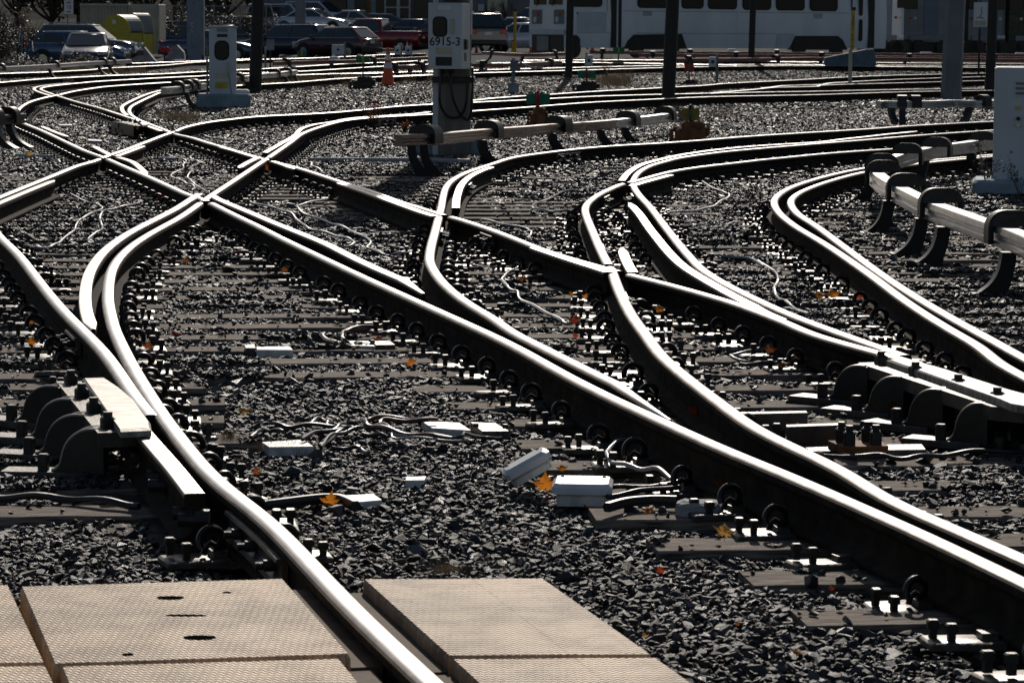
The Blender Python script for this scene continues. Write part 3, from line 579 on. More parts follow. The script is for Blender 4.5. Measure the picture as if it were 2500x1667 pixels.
# crossing panels (corner pixels in the photo)
PZ = 0.142
PAN = [
 ('tan diamond-tread crossing panel right of the rail, whole and nearest the ballast', [(886,1412),(1325,1410),(1592,1597),(1095,1600)]),
 ('tan diamond-tread crossing panel right of the rail, cut by the bottom edge', [(1103,1607),(1600,1603),(1900,1815),(1330,1815)]),
 ('tan diamond-tread crossing panel left of the rail with dark lifting slots', [(49,1430),(692,1411),(856,1596),(131,1620)]),
 ('tan diamond-tread crossing panel left of the rail, cut by the bottom edge', [(148,1625),(830,1606),(1000,1815),(225,1815)]),
 ('narrow tan crossing panel at the left edge, the farther one', [(-330,1436),(20,1426),(110,1617),(-330,1624)]),
 ('narrow tan crossing panel at the left edge, the nearer one', [(-330,1630),(112,1623),(205,1815),(-330,1820)]),
]
PPOLY = []
for lab, c in PAN:
    P = [W(x, y, PZ) for x, y in c]; PPOLY.append([(p.x, p.y) for p in P]); o = sum(P, Vector()) / 4; o.z = 0
    q = [(p - o) for p in P]; cen = Vector((0, 0, 0))
    inner = [(v.x * .985, v.y * .985) for v in q]; poly = [(v.x, v.y) for v in q]
    t = thing('crossing_panel', lab, 'crossing panel', o, 0, 'panels of the level crossing')
    mb = MB(); mb.prism(poly, .0, PZ - .012); n = 4
    mb.add([(p[0], p[1], PZ - .012) for p in poly] + [(p[0], p[1], PZ) for p in inner], [(i, (i+1) % 4, 4 + (i+1) % 4, 4 + i) for i in range(4)] + [(4,5,6,7)])
    mb.build('slab', M['panel'], t)
    # raised moulding line
    if q[1].x - q[0].x > .3:
        f = .12 if 'left of' in lab else .62
        a0 = q[0].lerp(q[1], f); a1 = q[3].lerp(q[2], f); a0 = a0.lerp(a1, .01); a1 = a1.lerp(a0, .01); d = (a1 - a0).normalized(); s = Vector((d.y, -d.x, 0)) * .009
        MB().prism([((a0-s).x,(a0-s).y),((a0+s).x,(a0+s).y),((a1+s).x,(a1+s).y),((a1-s).x,(a1-s).y)], PZ - .01, PZ + .0004).build('moulding', M['panel'], t)
    if 'right of' in lab:                                           # lower rubber lip beside the rail
        d = (q[3] - q[0]).normalized(); s = Vector((-d.y, d.x, 0)); s = s if s.x < 0 else -s
        a, b = q[0] + s*.002, q[3] + s*.002; c2, e = b + s*.11, a + s*.11
        MB().prism([(v.x, v.y) for v in (a, b, c2, e)], .02, PZ - .035).build('rubber_lip', M['panelrubber'], t)
    if 'left of' in lab:
        d = (q[2] - q[1]).normalized(); s = Vector((-d.y, d.x, 0)); s = s if s.x > 0 else -s
        a, b = q[1] + s*.002, q[2] + s*.002; c2, e = b + s*.07, a + s*.07
        MB().prism([(v.x, v.y) for v in (a, b, c2, e)], .02, PZ - .03).build('rubber_lip', M['panelrubber'], t)
    if 'lifting slots' in lab:
        for px, py, w, h in ((416,1459,62,9),(454,1502,90,4),(487,1556,70,10),(554,1446,20,3),(312,1597,24,5)):
            c0 = W(px, py, PZ) - o; rx = mpx(w/2, 7.6); ry = h / 2 * 7.9 / 1450 * .9
            poly = [(c0.x + rx*math.cos(a*math.pi/8), c0.y + ry*math.sin(a*math.pi/8)) for a in range(16)]
            MB().prism(poly, PZ - .006, PZ + .0012).build('lifting_slot', M['slot_shade'], t)  # black disc on the surface, slot shade put into the colour

# ---- ballast stones : real stones instanced on points ------------------------------------------------
def fnoise(x, y, s, seed):
    r = np.random.default_rng(seed); out = 0
    for _ in range(6):
        a = r.uniform(0, 6.28); f = s * r.uniform(.6, 1.6); out = out + np.sin(x*f*np.cos(a) + y*f*np.sin(a) + r.uniform(0, 6.28))
    return out / 6 ** .5
pts = []
for (ya, yb, sp, big) in ((6.6, 11, .0168, 1.0), (11, 16, .0195, 1.1), (16, 24, .0245, 1.32), (24, 36, .03, 1.5), (36, 56, .046, 1.75), (56, 102, .085, 2.4)):
    w = yb * .1715 * 1.05 + .5; nx = int(2*w/sp); ny = int((yb-ya)/sp)
    gx, gy = np.meshgrid(np.arange(nx), np.arange(ny)); x = -w + (gx + rng.uniform(-.7, .7, gx.shape)) * sp; y = ya + (gy + rng.uniform(-.7, .7, gy.shape)) * sp
    x = x.ravel(); y = y.ravel(); kp = np.abs(x) < y * .1715 * 1.05 + .45; x = x[kp]; y = y[kp]
    pts.append(np.stack([x, y, np.full(x.shape, big)], 1))
ga, gb = PPOLY[4], PPOLY[2]                                       # grit caught in the joint between the left panels
for (a, b, cc, d) in ((ga[1], gb[0], ga[2], gb[3]),):
    u = rng.uniform(0, 1, 260); v = rng.uniform(.1, .9, 260); pts.append(np.stack([(a[0]*(1-v)+b[0]*v)*(1-u) + (cc[0]*(1-v)+d[0]*v)*u, (a[1]*(1-v)+b[1]*v)*(1-u) + (cc[1]*(1-v)+d[1]*v)*u, np.full(260, .9)], 1))
P = np.concatenate(pts); NG = 260
x, y, big = P.T
keep = np.ones(len(P), bool)
# panels
for poly in PPOLY:
    ins = np.ones(len(P), bool); cx = sum(p[0] for p in poly)/4; cy = sum(p[1] for p in poly)/4
    for i in range(4):
        ax, ay = poly[i]; bx, by = poly[(i+1) % 4]; s = (bx-ax)*(y-ay)-(by-ay)*(x-ax); sc = (bx-ax)*(cy-ay)-(by-ay)*(cx-ax); L = math.hypot(bx-ax, by-ay)
        ins &= (s * np.sign(sc) / L) > -.012
    keep &= ~ins
z = -0.022 + fnoise(x, y, 3.0, 3) * .012 + rng.normal(0, .005, len(P))
z[-NG:] = rng.uniform(.085, .115, NG)
# rails and fasteners
rail = np.full(len(P), 9.0); fas = np.full(len(P), 9.0)
FK = kdtree.KDTree(len(FAST))
for i, f in enumerate(FAST):
    c = f[1] + Vector((math.cos(f[2]), math.sin(f[2]), 0)) * .15; FK.insert((c.x, c.y, 0), i)
FK.balance()
for i in np.nonzero(y < 60)[0]:
    q = (x[i], y[i], 0); rail[i] = KD.find(q)[2]
    if rail[i] < .4: fas[i] = FK.find(q)[2]
keep &= rail > .085
z = np.where(rail < .3, z - .02 * (1 - rail/.3), z)
hid = fas < .11
keep &= ~(hid & (rng.uniform(0, 1, len(P)) < .7)); z = np.where(hid, z - .014, z)
# sleepers : bare where the ballast is thin, covered elsewhere
nearrail = np.clip(1 - rail / .5, 0, 1)
bare = fnoise(x, y, .9, 11) + .6 * fnoise(x, y, 4.5, 12) + np.where(y < 21, -.1, -.25) + np.where((y < 12.4) & (x > 0), .75, 0) + nearrail * .9
for (xc, yc, L, a) in TIES:
    dx, dy = x - xc, y - yc; u = dx*np.cos(a) + dy*np.sin(a); v = -dx*np.sin(a) + dy*np.cos(a)
    on = (np.abs(u) < L/2) & (np.abs(v) < .118)
    keep &= ~(on & (bare > .15) & (rng.uniform(0, 1, len(P)) < .965))
    z = np.where(on, np.maximum(z, .004 + rng.uniform(0, .01, len(P))), z)
soily = np.clip(1.25 - np.hypot((x + 1.02) / .55, (y - 9.35) / .85), 0, 1) + .5 * np.clip(1 - np.hypot((x + .35) / .25, (y - 9.3) / .5), 0, 1)
keep &= ~(rng.uniform(0, 1, len(P)) < soily * .78)
rail_k = rail[keep]; P = P[keep]; x = x[keep]; y = y[keep]; z = z[keep]; big = big[keep]; n = len(P)
gzv = np.array([gz(b, a) if b > 70 else 0.0 for a, b in zip(x, y)])
print('stones', n)
scl = rng.lognormal(0, .36, n) * .0108 * big; scl = np.clip(scl, .006, .06)
sp = [(-1.02 + .72*math.cos(a*.2094)*(1+.12*math.sin(a*1.7)), 9.35 + 1.05*math.sin(a*.2094)*(1+.1*math.cos(a*2.3))) for a in range(30)]
sm = MB(); sm.add([(-1.02, 9.35, -.014)] + [(px_, py_, -.03) for px_, py_ in sp], [(0, 1+i, 1+(i+1) % 30) for i in range(30)])
tag(sm.build('soil', M['soil'], smooth=80), 'dusty brown soil between stones before the left crossing panel', 'soil', kind='structure')
def build_stones():
    rocks = bpy.data.collections.new('stone_shapes')
    for i in range(16):
        random.seed(i); bm = bmesh.new()
        fl = random.uniform(.5, .85); el = random.uniform(1, 1.55)
        for _ in range(13):
            v = Vector((random.gauss(0,1), random.gauss(0,1), random.gauss(0,1))).normalized() * random.uniform(.82, 1.08)
            bm.verts.new((v.x * el, v.y, v.z * fl))
        bmesh.ops.convex_hull(bm, input=bm.verts)
        bmesh.ops.delete(bm, geom=[v for v in bm.verts if not v.link_faces], context='VERTS')
        me = bpy.data.meshes.new('stone'); bm.to_mesh(me); bm.free(); me.materials.append(M['stone3'] if i in (3, 9) else M['stone'] if i % 4 else M['stone2'])
        rocks.objects.link(bpy.data.objects.new('stone', me))
    me = bpy.data.meshes.new('ballast_stones'); me.vertices.add(n)
    me.vertices.foreach_set('co', np.stack([x, y, z + gzv], 1).astype(np.float32).ravel())
    a = me.attributes.new('rot', 'FLOAT_VECTOR', 'POINT'); rot = np.stack([rng.normal(0, .38, n), rng.normal(0, .38, n), rng.uniform(0, 6.28, n)], 1); a.data.foreach_set('vector', rot.astype(np.float32).ravel())
    a = me.attributes.new('scl', 'FLOAT', 'POINT'); a.data.foreach_set('value', scl.astype(np.float32))
    a = me.attributes.new('idx', 'INT', 'POINT'); ix = rng.integers(0, 16, n); rsty = rng.uniform(0, 1, n) < np.where(y > 66, .6, .05 + .28 * np.clip(1 - rail_k / .3, 0, 1) + .12 * np.clip(fnoise(x, y, 1.3, 41), 0, 1)); ix = np.where(rsty, np.where(ix % 2, 3, 9), ix)
    a.data.foreach_set('value', ix.astype(np.int32))
    ob = bpy.data.objects.new('ballast_stones', me); COL.objects.link(ob)
    ng = bpy.data.node_groups.new('scatter_stones', 'GeometryNodeTree')
    ng.interface.new_socket('Geometry', in_out='INPUT', socket_type='NodeSocketGeometry'); ng.interface.new_socket('Geometry', in_out='OUTPUT', socket_type='NodeSocketGeometry')
    N = ng.nodes; gi = N.new('NodeGroupInput'); go = N.new('NodeGroupOutput'); ci = N.new('GeometryNodeCollectionInfo'); iop = N.new('GeometryNodeInstanceOnPoints')
    ci.inputs['Collection'].default_value = rocks; ci.inputs['Separate Children'].default_value = True; ci.inputs['Reset Children'].default_value = True
    def att(nm, ty):
        q = N.new('GeometryNodeInputNamedAttribute'); q.data_type = ty; q.inputs['Name'].default_value = nm; return q.outputs['Attribute']
    L = ng.links.new
    L(gi.outputs[0], iop.inputs['Points']); L(ci.outputs[0], iop.inputs['Instance']); iop.inputs['Pick Instance'].default_value = True
    L(att('idx', 'INT'), iop.inputs['Instance Index']); L(att('rot', 'FLOAT_VECTOR'), iop.inputs['Rotation']); L(att('scl', 'FLOAT'), iop.inputs['Scale'])
    L(iop.outputs[0], go.inputs[0])
    md = ob.modifiers.new('scatter', 'NODES'); md.node_group = ng
    tag(ob, 'angular dark grey crushed stone ballast covering the yard', 'ballast', kind='stuff')
build_stones()
# ------------------------------------------------------------------ covered conductor rails
def hood_bm(w=.28, h=.195, th=.15, wall=.03):
    """inverted U cover, arch across local x, extruded along local y"""
    def arch(w, h, r, n=6):
        pts = [(-w/2, 0)]
        for c, a0 in (((-w/2 + r), 180), ((w/2 - r), 90)):
            for i in range(n + 1): a = R(a0 - 90*i/n); pts.append((c + r*math.cos(a), h - r + r*math.sin(a)))
        return pts + [(w/2, 0)]
    o = arch(w, h, .105); i = arch(w - 2*wall, h - wall, .08); n = len(o); vs = []; fs = []
    for y in (-th/2, th/2): vs += [(x, y, z) for x, z in o] + [(x, y, z) for x, z in i]
    for k in range(n - 1):
        fs += [(k, k+1, n+k+1, n+k), (2*n+k+1, 2*n+k, 3*n+k, 3*n+k+1), (k+1, k, 2*n+k, 2*n+k+1), (n+k, n+k+1, 3*n+k+1, 3*n+k)]
    fs += [(0, n, 3*n, 2*n), (n-1, 3*n-1, 4*n-1, 2*n-1)]
    b = MB().add(vs, fs)
    b.add([(x, y, z) for y in (-.012, .012) for x, z in [(-w/2+wall+.001, .105)] + [q for q in i if q[1] > .105] + [(w/2-wall-.001, .105)]], [])
    m_ = (len(b.v) - 4*n) // 2; q = 4*n; b.f += [tuple(q+j for j in range(m_)), tuple(q+m_+j for j in reversed(range(m_)))]; b.m += [0, 0]
    return b
def proj(p):
    q = Vector(p) - Vector((0, 0, H)); z = q.dot(fw); return 1250 + FPX*q.dot(rt)/z, 833.5 - FPX*q.dot(up)/z
def leg_bm(hh, d=.2, th=.1, top=.08):
    """curved cast leg in the xz plane from (0,hh) to (-d,0), flaring at the foot"""
    n = 9; L = []; Rr = []
    for i in range(n + 1):
        t = i / n; z = hh * (1 - t); x = -d * t ** 2.2; w = top + .02 * t + .07 * t ** 5; L.append((x - w/2 - .035*t**6, z)); Rr.append((x + w/2, z))
    poly = L + Rr[::-1]; m_ = len(poly); vs = [(x, -th/2, z) for x, z in poly] + [(x, th/2, z) for x, z in poly]; fs = []
    for i in range(n):
        a, b, c, e = i, i+1, m_-2-i, m_-1-i
        fs += [(a, b, c, e), (m_+e, m_+c, m_+b, m_+a)]
    fs += [(i, m_+i, m_+(i+1) % m_, (i+1) % m_) for i in range(m_)]
    b = MB().add(vs, fs); b.box((-d - .01, 0, .008), (.2, .13, .016)); return b
BEAM = [(-.052,-.115),(-.046,-.12),(.046,-.12),(.052,-.115),(.052,-.082),(.034,-.07),(.034,-.052),(.052,-.04),(.052,-.006),(.046,0),(-.046,0),(-.052,-.006),(-.052,-.04),(-.034,-.052),(-.034,-.07),(-.052,-.082)]
def sweep(mb, P, prof, o, mi=0):
    n = len(prof); vs = []
    for i, p in enumerate(P):
        d = P[min(i+1, len(P)-1)] - P[max(i-1, 0)]; d.z = 0; d.normalize(); s = Vector((d.y, -d.x, 0))
        vs += [p + s*x + Vector((0, 0, z)) - o for x, z in prof]
    fs = [(i*n+k, i*n+(k+1)%n, (i+1)*n+(k+1)%n, (i+1)*n+k) for i in range(len(P)-1) for k in range(n)] + [tuple(range(n)), tuple(reversed(range((len(P)-1)*n, len(P)*n)))]
    mb.add(vs, fs, mi)
def conductor(label, pts, hoods, legs, matname='cover', hz=.36, legd=.2, segs=None, legside=-1, group='covered conductor rails', hoodm='blackplastic', simple=False, legrot=0, hoodl=.15):
    """pts: photo pixels (x, y[, z]) of the beam top; hoods / legs: pixel columns (or fractions) where they stand"""
    P = [W(p[0], p[1], p[2] if len(p) > 2 else hz) for p in pts]; P = resample(smooth_path(P, 6), .12); P = relax(P, 6)
    o = P[len(P)//2].copy(); o.z = gz(o.y); t = thing('conductor_rail', label, 'conductor rail', o, 0, group)
    segs = segs or [(0, 1, matname)]
    for a, b, mn in segs:
        mb = MB(); sub = P[int(a*(len(P)-1)):int(b*(len(P)-1))+1]; sweep(mb, sub, BEAM, o); mb.build('cover_beam', M[mn], t, smooth=25)
    PP = [proj(p) for p in P]
    def frame(fr):
        i = min(range(1, len(P)-1), key=lambda j: (PP[j][0]-fr[0])**2 + (PP[j][1]-fr[1])**2); d = P[i+1] - P[i-1]; return P[i], math.atan2(-d.x, d.y)   # local y = direction
    for fr in hoods:
        p, a = frame(fr); off = Matrix.Rotation(a, 3, 'Z') @ Vector((.05*-legside, 0, 0))
        h = hood_bm(th=hoodl).build('hood', M[hoodm], t, loc=p - o + off + Vector((0, 0, -.105)), rz=a, smooth=30)
        if not simple:
            hood_bm(.292, .201, .012, .014).build('rim', M['iron'], h, loc=(0, -hoodl/2-.005 if math.cos(a) > 0 else hoodl/2+.005, 0), smooth=30)
    for fr in legs:
        p, a = frame(fr); hh = p.z - gz(p.y, p.x) - .11
        if legside > 0: a += math.pi
        a += legrot
        off = Matrix.Rotation(a, 3, 'Z') @ Vector((-.075, 0, 0))
        leg_bm(hh, legd).build('support_leg', M['blackplastic' if not simple else 'iron'], t, loc=p - o + off + Vector((0, 0, -(p.z - gz(p.y, p.x)))), rz=a, smooth=30)
    return t, P

# near right one : curves like the rails beside it
conductor('grey covered conductor rail on black curved brackets at the right edge', [(2700,660),(2500,570),(2433,547),(2339,514),(2280,494),(2228,470),(2168,439),(2143,421),(2135,408),(2150,393),(2190,378),(2225,368),(2299,354),(2360,346),(2440,335),(2560,322)],
          [(2445,548),(2275,492),(2195,455),(2138,420),(2140,400),(2205,373),(2275,358),(2390,342)], [(2490,568),(2330,512),(2275,492),(2195,455),(2150,395),(2275,358),(2390,342)], hz=.36, legd=.09)
conductor('brown covered conductor rail on curved legs in front of the numbered mast', [(972,329,.42),(1000,327,.42),(1060,326,.41),(1190,315,.36),(1290,308,.34),(1345,303,.32),(1445,297,.31),(1530,289,.3),(1600,281,.3),(1648,274,.3)],
          [(1050,326),(1205,313),(1375,301),(1545,288),(1632,276)], [(985,328),(1012,327),(1160,317),(1335,304),(1450,297),(1515,290)], 'copper', legd=.13, legrot=.6, hoodl=.27, segs=[(0,.5,'copper'),(.505,.6,'copper'),(.605,.71,'copper'),(.715,.86,'alu'),(.865,1,'alu')], legside=1)
conductor('grey covered conductor rail by the foot of the broad grey column', [(2145,247),(2165,246),(2255,247),(2330,244),(2390,246),(2440,244)], [(2205,246),(2230,246),(2405,245)], [(2172,246),(2200,246),(2370,245)], hz=.37, legside=1, hoodm='iron', simple=True)
conductor('pale covered conductor rail below the parked cars at the far left', [(-40,166),(18,163),(130,157),(200,152),(255,149),(318,146)], [(5,163),(138,156),(256,149),(276,148)], [(115,158),(236,150),(262,149)], hz=.42, legside=1, hoodm='iron', simple=True)
conductor('short pale conductor rail behind the leaning dark pole', [(572,188),(600,186),(640,180),(670,178),(722,171)], [(586,187),(676,177),(704,173)], [(594,187),(690,175),(712,172)], hz=.36, legside=1, hoodm='iron', simple=True)
conductor('short stub of conductor rail beside the grey relay cabinet', [(398,214),(430,212),(470,206),(500,204)], [(438,211),(462,207),(478,206)], [(446,211),(470,207)], hz=.42, legside=1, hoodm='iron', simple=True)
conductor('end of a dark conductor rail entering at the far left edge', [(-60,284),(0,281),(55,277)], [(-10,281),(30,279)], [(12,281),(-20,281)], 'iron', hz=.4, legside=1, simple=True)
def pinkrow(lab, pts, hz=.34):
    xs = [p[0] for p in pts]; n = max(2, int((xs[-1]-xs[0]) / 105)); lg = []
    for i in range(n + 1):
        x = xs[0] + (xs[-1]-xs[0]) * (i + .3) / (n + .6); y = np.interp(x, xs, [p[1] for p in pts]); lg.append((x, float(y)))
    conductor(lab, pts, lg[::2], lg, 'pink', hz=hz, legside=1, simple=True, group='faded red conductor rails far back')
pinkrow('faded red conductor rail behind the tall orange cone', [(668,151),(760,148),(830,147),(960,142),(1050,138)])
pinkrow('short faded red conductor rail just left of the numbered mast', [(955,160),(1042,158)], .36)
pinkrow('faded red conductor rail right of the numbered mast, the upper one', [(1180,126),(1290,131),(1378,128)])
pinkrow('faded red conductor rail right of the numbered mast, the lower one', [(1152,155),(1240,155),(1370,149)])
pinkrow('faded red conductor rail under the white train, the farthest one', [(1440,124),(1640,126),(1850,127),(2150,130),(2560,133)])
pinkrow('faded red conductor rail under the white train, the middle one', [(1560,131),(1850,133),(2010,134),(2150,137),(2560,139)])
pinkrow('faded red conductor rail under the white train, the nearest one', [(1650,143),(1850,142),(2000,140),(2160,141),(2560,145)])

# ------------------------------------------------------------------ ribbed frogs (raised guard block on curved ribs)
def rib_z(u, zb):
    if u < .22: return zb - .004
    if u < .8: return .06 + (zb - .064) * math.sqrt(max(0, 1 - ((u - .22) / .58) ** 2.0))
    return .03 + .03 * (1 - (u - .8) / .2) ** 2
def frog(label, base_poly, block_poly, tops, feet, zb=.172, zt=.2, th=.018, gap=.062):
    bp = [W(*p, zb) for p in base_poly]; kp = [W(*p, zt) for p in block_poly]; o = sum(bp, Vector()) / len(bp); o.z = 0
    t = thing('ribbed_frog', label, 'track frog', o, 0, 'ribbed frogs with raised guards')
    MB().prism([(p.x-o.x, p.y-o.y) for p in bp], zb - .05, zb).build('deck_plate', M['plate'], t)
    c = sum(kp, Vector()) / len(kp); q = [(p.x-o.x, p.y-o.y) for p in kp]; ci = (c.x-o.x, c.y-o.y)
    inn = [(x+(ci[0]-x)*.06, y+(ci[1]-y)*.03) for x, y in q]
    b = MB().prism(q, zb + .001, zt - .008); b.prism(q, zt - .008, zt, top=inn); b.build('guard_block', M['frog_top'], t)
    for k, (a, f) in enumerate(zip(tops, feet)):
        a = W(*a, zb - .004) - o; f = W(*f, .03) - o; d = Vector((f.x - a.x, f.y - a.y, 0)); L = d.length; d.normalize(); s = Vector((-d.y, d.x, 0))
        rib = MB()
        for e in (0, 1):
            n = 24; up_ = []; lo = []
            for i in range(n + 1):
                u = i / n; x = L * (-.2 + 1.2 * u)
                z = rib_z(u, zb); up_.append((x, z)); lo.append((x, 0.02))
            poly = up_ + lo[::-1]; m_ = len(poly); off = s * (e * gap - gap / 2)
            vs = [a * Vector((1, 1, 0)) if False else Vector((a.x, a.y, 0)) + d*x + off + s*w + Vector((0, 0, z)) for w in (-th/2, th/2) for x, z in poly]
            fs = [(i, i+1, m_-2-i, m_-1-i) for i in range(n)] + [(m_+m_-1-i, m_+m_-2-i, m_+i+1, m_+i) for i in range(n)] + [(i, m_+i, m_+(i+1) % m_, (i+1) % m_) for i in range(m_)]
            rib.add(vs, fs); rib.m[-m_:] = [1 if i < n else 0 for i in range(m_)]
        for e in (0, 1):
            rib.tube([Vector((a.x, a.y, 0)) + d*(L*(-.1 + 1.1*i/20)) + s*(e*gap - gap/2) + Vector((0, 0, rib_z((-.1 + 1.1*i/20 + .2)/1.2, zb) + .001)) for i in range(21)], .0075, 5, 1)  # pale tube added along the top curve as a painted highlight
        rib.build('rib', [M['rib'], M['rib_highlight']], t, smooth=40)
        fp = MB(); az = math.atan2(d.y, d.x); fp.bbox(tuple(Vector((f.x, f.y, .016)) + d*.02), (.3, .12, .026), .004, rz=az); p = fp.build('foot_plate', M['plate'], t)
        MB().bbox(tuple(Vector((f.x, f.y, .055)) + d*.03 + s*.02), (.034, .034, .06), .004, rz=az).build('spike', M['iron'], p)
        bt = W(*BOLTS[label][k], zb) - o
        MB().bbox((bt.x, bt.y, zb + .018), (.045, .045, .036), .006, rz=.4).cyl((bt.x, bt.y, zb+.03), (bt.x, bt.y, zb+.052), .016, 8).build('deck_bolt', M['iron'], t)
L1 = 'near ribbed frog with bright raised guard block, beside the left crossing panels'; L2 = 'near ribbed frog with bright raised guard block at the right edge'; L3 = 'small distant ribbed frog in the upper left of the yard'
BOLTS = {L1: T(*A6, [(632,500),(727,622),(835,752),(960,885)]), L2: T(*C4, [(1003,295),(1283,385),(1632,490),(1950,600)]), L3: T(*N1, [(1800,975),(1860,985),(1930,1000),(2000,1020)])}
frog(L1, T(*A6, [(500,475),(900,475),(1345,920),(870,935)]), T(*A6, [(728,442),(905,438),(1045,525),(1190,640),(1340,835),(1348,892),(1075,905)]),
     T(*A6, [(530,520),(630,635),(745,775),(865,900)]), T(*A6, [(190,815),(285,960),(355,1110),(480,1260)]))
frog(L2, T(*C4, [(815,285),(1150,275),(2500,620),(2500,690),(1900,640)]), T(*C4, [(1045,252),(1180,243),(1500,330),(2169,540),(2500,640),(2500,690),(2070,620),(1990,585)]),
     T(*C4, [(880,310),(1170,400),(1500,505),(1850,615)]), T(*C4, [(600,565),(880,665),(1210,775),(1570,905)]))
frog(L3, T(*N1, [(1700,985),(1900,965),(2110,1025),(1980,1040)]), T(*N1, [(1950,960),(2080,990),(2115,1018),(2040,1026)]), T(*N1, [(1700,985),(1780,1000),(1850,1015),(1920,1030)]), T(*N1, [(1590,1090),(1600,1110),(1690,1130),(1780,1150)]), gap=.06)
# slide bars and bolted plates beside the right frog
def bar(name, label, cat, px, h, mt, w=None, group=None, lift=-.02):
    """flat bar whose top outline is given in photo pixels at height h"""
    P = [W(x, y, h) for x, y in px]; o = sum(P, Vector()) / len(P); o.z = 0; q = [(p.x-o.x, p.y-o.y) for p in P]; c = (0, 0)
    inn = [(x*.985, y*.97) for x, y in q]; mb = MB(); mb.prism(q, lift, h - min(.006, h/3)); mb.prism(q, h - min(.006, h/3), h, top=inn)
    ob = mb.build(name, mt, loc=o); return tag(ob, label, cat, group), o
bar('switch_bar', 'flat dark steel bar with a bright edge left of the right ribbed frog, upper', 'steel bar', T(*C4, [(-300,690),(400,676),(408,690),(-300,705)]), .075, M['plate'])
bar('switch_bar', 'flat dark steel bar with a bright edge left of the right ribbed frog, lower', 'steel bar', T(*C4, [(228,790),(685,774),(692,790),(235,806)]), .08, M['plate'])
rp = thing('bolted_plate', 'rust orange plate with four upright bolts by the right frog', 'bolted plate', W(*T(*C4, [(815,960)])[0], 0))
P_ = [W(*p, .045) for p in T(*C4, [(572,918),(990,912),(1065,962),(690,968)])]; q_ = [((p-rp.location).x, (p-rp.location).y) for p in P_]
MB().prism(q_, .018, .045).build('plate', M['rust'], rp)
for bx, by in T(*C4, [(680,925),(745,955),(890,922),(960,950)]):
    c = W(bx, by, .045) - rp.location; MB().bbox((c.x, c.y, .07), (.04, .04, .05), .006).cyl((c.x, c.y, .09), (c.x, c.y, .115), .013, 8).build('bolt', M['iron'], rp)
bar('base_plate', 'long bright base plate under the rust orange bolted plate', 'steel plate', T(*C4, [(360,960),(1340,945),(1375,990),(430,1005)]), .018, M['plate'])

# ------------------------------------------------------------------ white boxes, junction boxes, loose plates on the ballast
bar('cable_cover', 'low white cover slab beside the red brown cable loop', 'cover slab', T(600,800,3.336, [(750,105),(1000,107),(1055,150),(742,142)]), .014, M['whitebox'])
bar('cable_cover', 'thin white plate lying flush left of the red brown cable loop', 'cover slab', T(600,800,3.336, [(85,152),(360,152),(385,180),(90,178)]), .022, M['whitebox'])
bar('cable_cover', 'white cover slab at the end of two looping red brown cables', 'cover slab', T(600,800,3.336, [(1430,756),(1740,772),(1835,835),(1515,815)]), .014, M['whitebox'])
bar('cable_cover', 'white cover slab with dry grass in front, right of the left frog', 'cover slab', T(600,800,3.336, [(130,930),(470,908),(552,965),(190,970)]), .014, M['whitebox'])
bar('cable_cover', 'tilted white plate behind the curved black conduit', 'cover slab', T(600,800,3.336, [(700,1368),(1040,1350),(1110,1400),(860,1422)]), .014, M['whitebox'])
bar('paper_scrap', 'flat white scrap lying alone on the open ballast', 'scrap', T(600,800,3.336, [(1310,1213),(1470,1208),(1455,1238),(1300,1240)]), .016, M['white'])
bar('cable_cover', 'small white plate in the ballast near the distant ribbed frog', 'cover slab', T(*N1, [(1258,1225),(1445,1238),(1465,1256),(1262,1248)]), .03, M['whitebox'])
bar('cable_cover', 'small white plate among far sleepers at the upper left', 'cover slab', T(*N1, [(838,1016),(1005,1016),(1015,1030),(845,1030)]), .03, M['whitebox'])
for i, (px, lab) in enumerate([([(1830,766),(2035,776),(2145,840),(1925,842)], 'steel plate with two bolts next to the white slab of looping cables'), ([(1030,106),(1170,106),(1218,138),(1060,141)], 'steel plate with one bolt next to the low white cover slab'), ([(-10,140),(70,130),(80,165),(0,165)], 'steel plate next to the flush white plate')]):
    o_, oo = bar('bolted_plate', lab, 'steel plate', T(600,800,3.336, px), .02, M['plate'])
    for kx in ((-.05, .0), (.06, -.02)): MB().bbox((kx[0], kx[1], .026), (.022, .022, .014), .003).build('bolt', M['iron'], o_)
def jbox(label, c, rz, tilt=0, size=(.165, .12, .055)):
    t = thing('junction_box', label, 'junction box', c, rz, 'pale junction boxes')
    t.rotation_euler = (0, tilt, rz)
    w, d, h = size
    MB().bbox((0, 0, h/2), (w*.84, d*.86, h), .01).build('box_body', M['whitebox'], t, smooth=30)
    lid = MB(); lid.bbox((0, 0, h + .0165), (w, d, .033), .012); lb = lid.build('lid', M['white'], t, smooth=30)
    for sx in (-.35, .35): MB().bbox((w*sx, d*.3, h + .034), (.012, .012, .006), .002).build('screw', M['concrete'], lb)
jbox('pale upright junction box with a bright lid on the ballast', W(1424, 1229) + Vector((0, .1, -.012)), -.06, 0, (.192, .2, .04))
jbox('pale junction box tipped on its side behind the upright one', W(1300, 1190) + Vector((0, .04, .035)), .15, -.5, (.165, .1, .03))
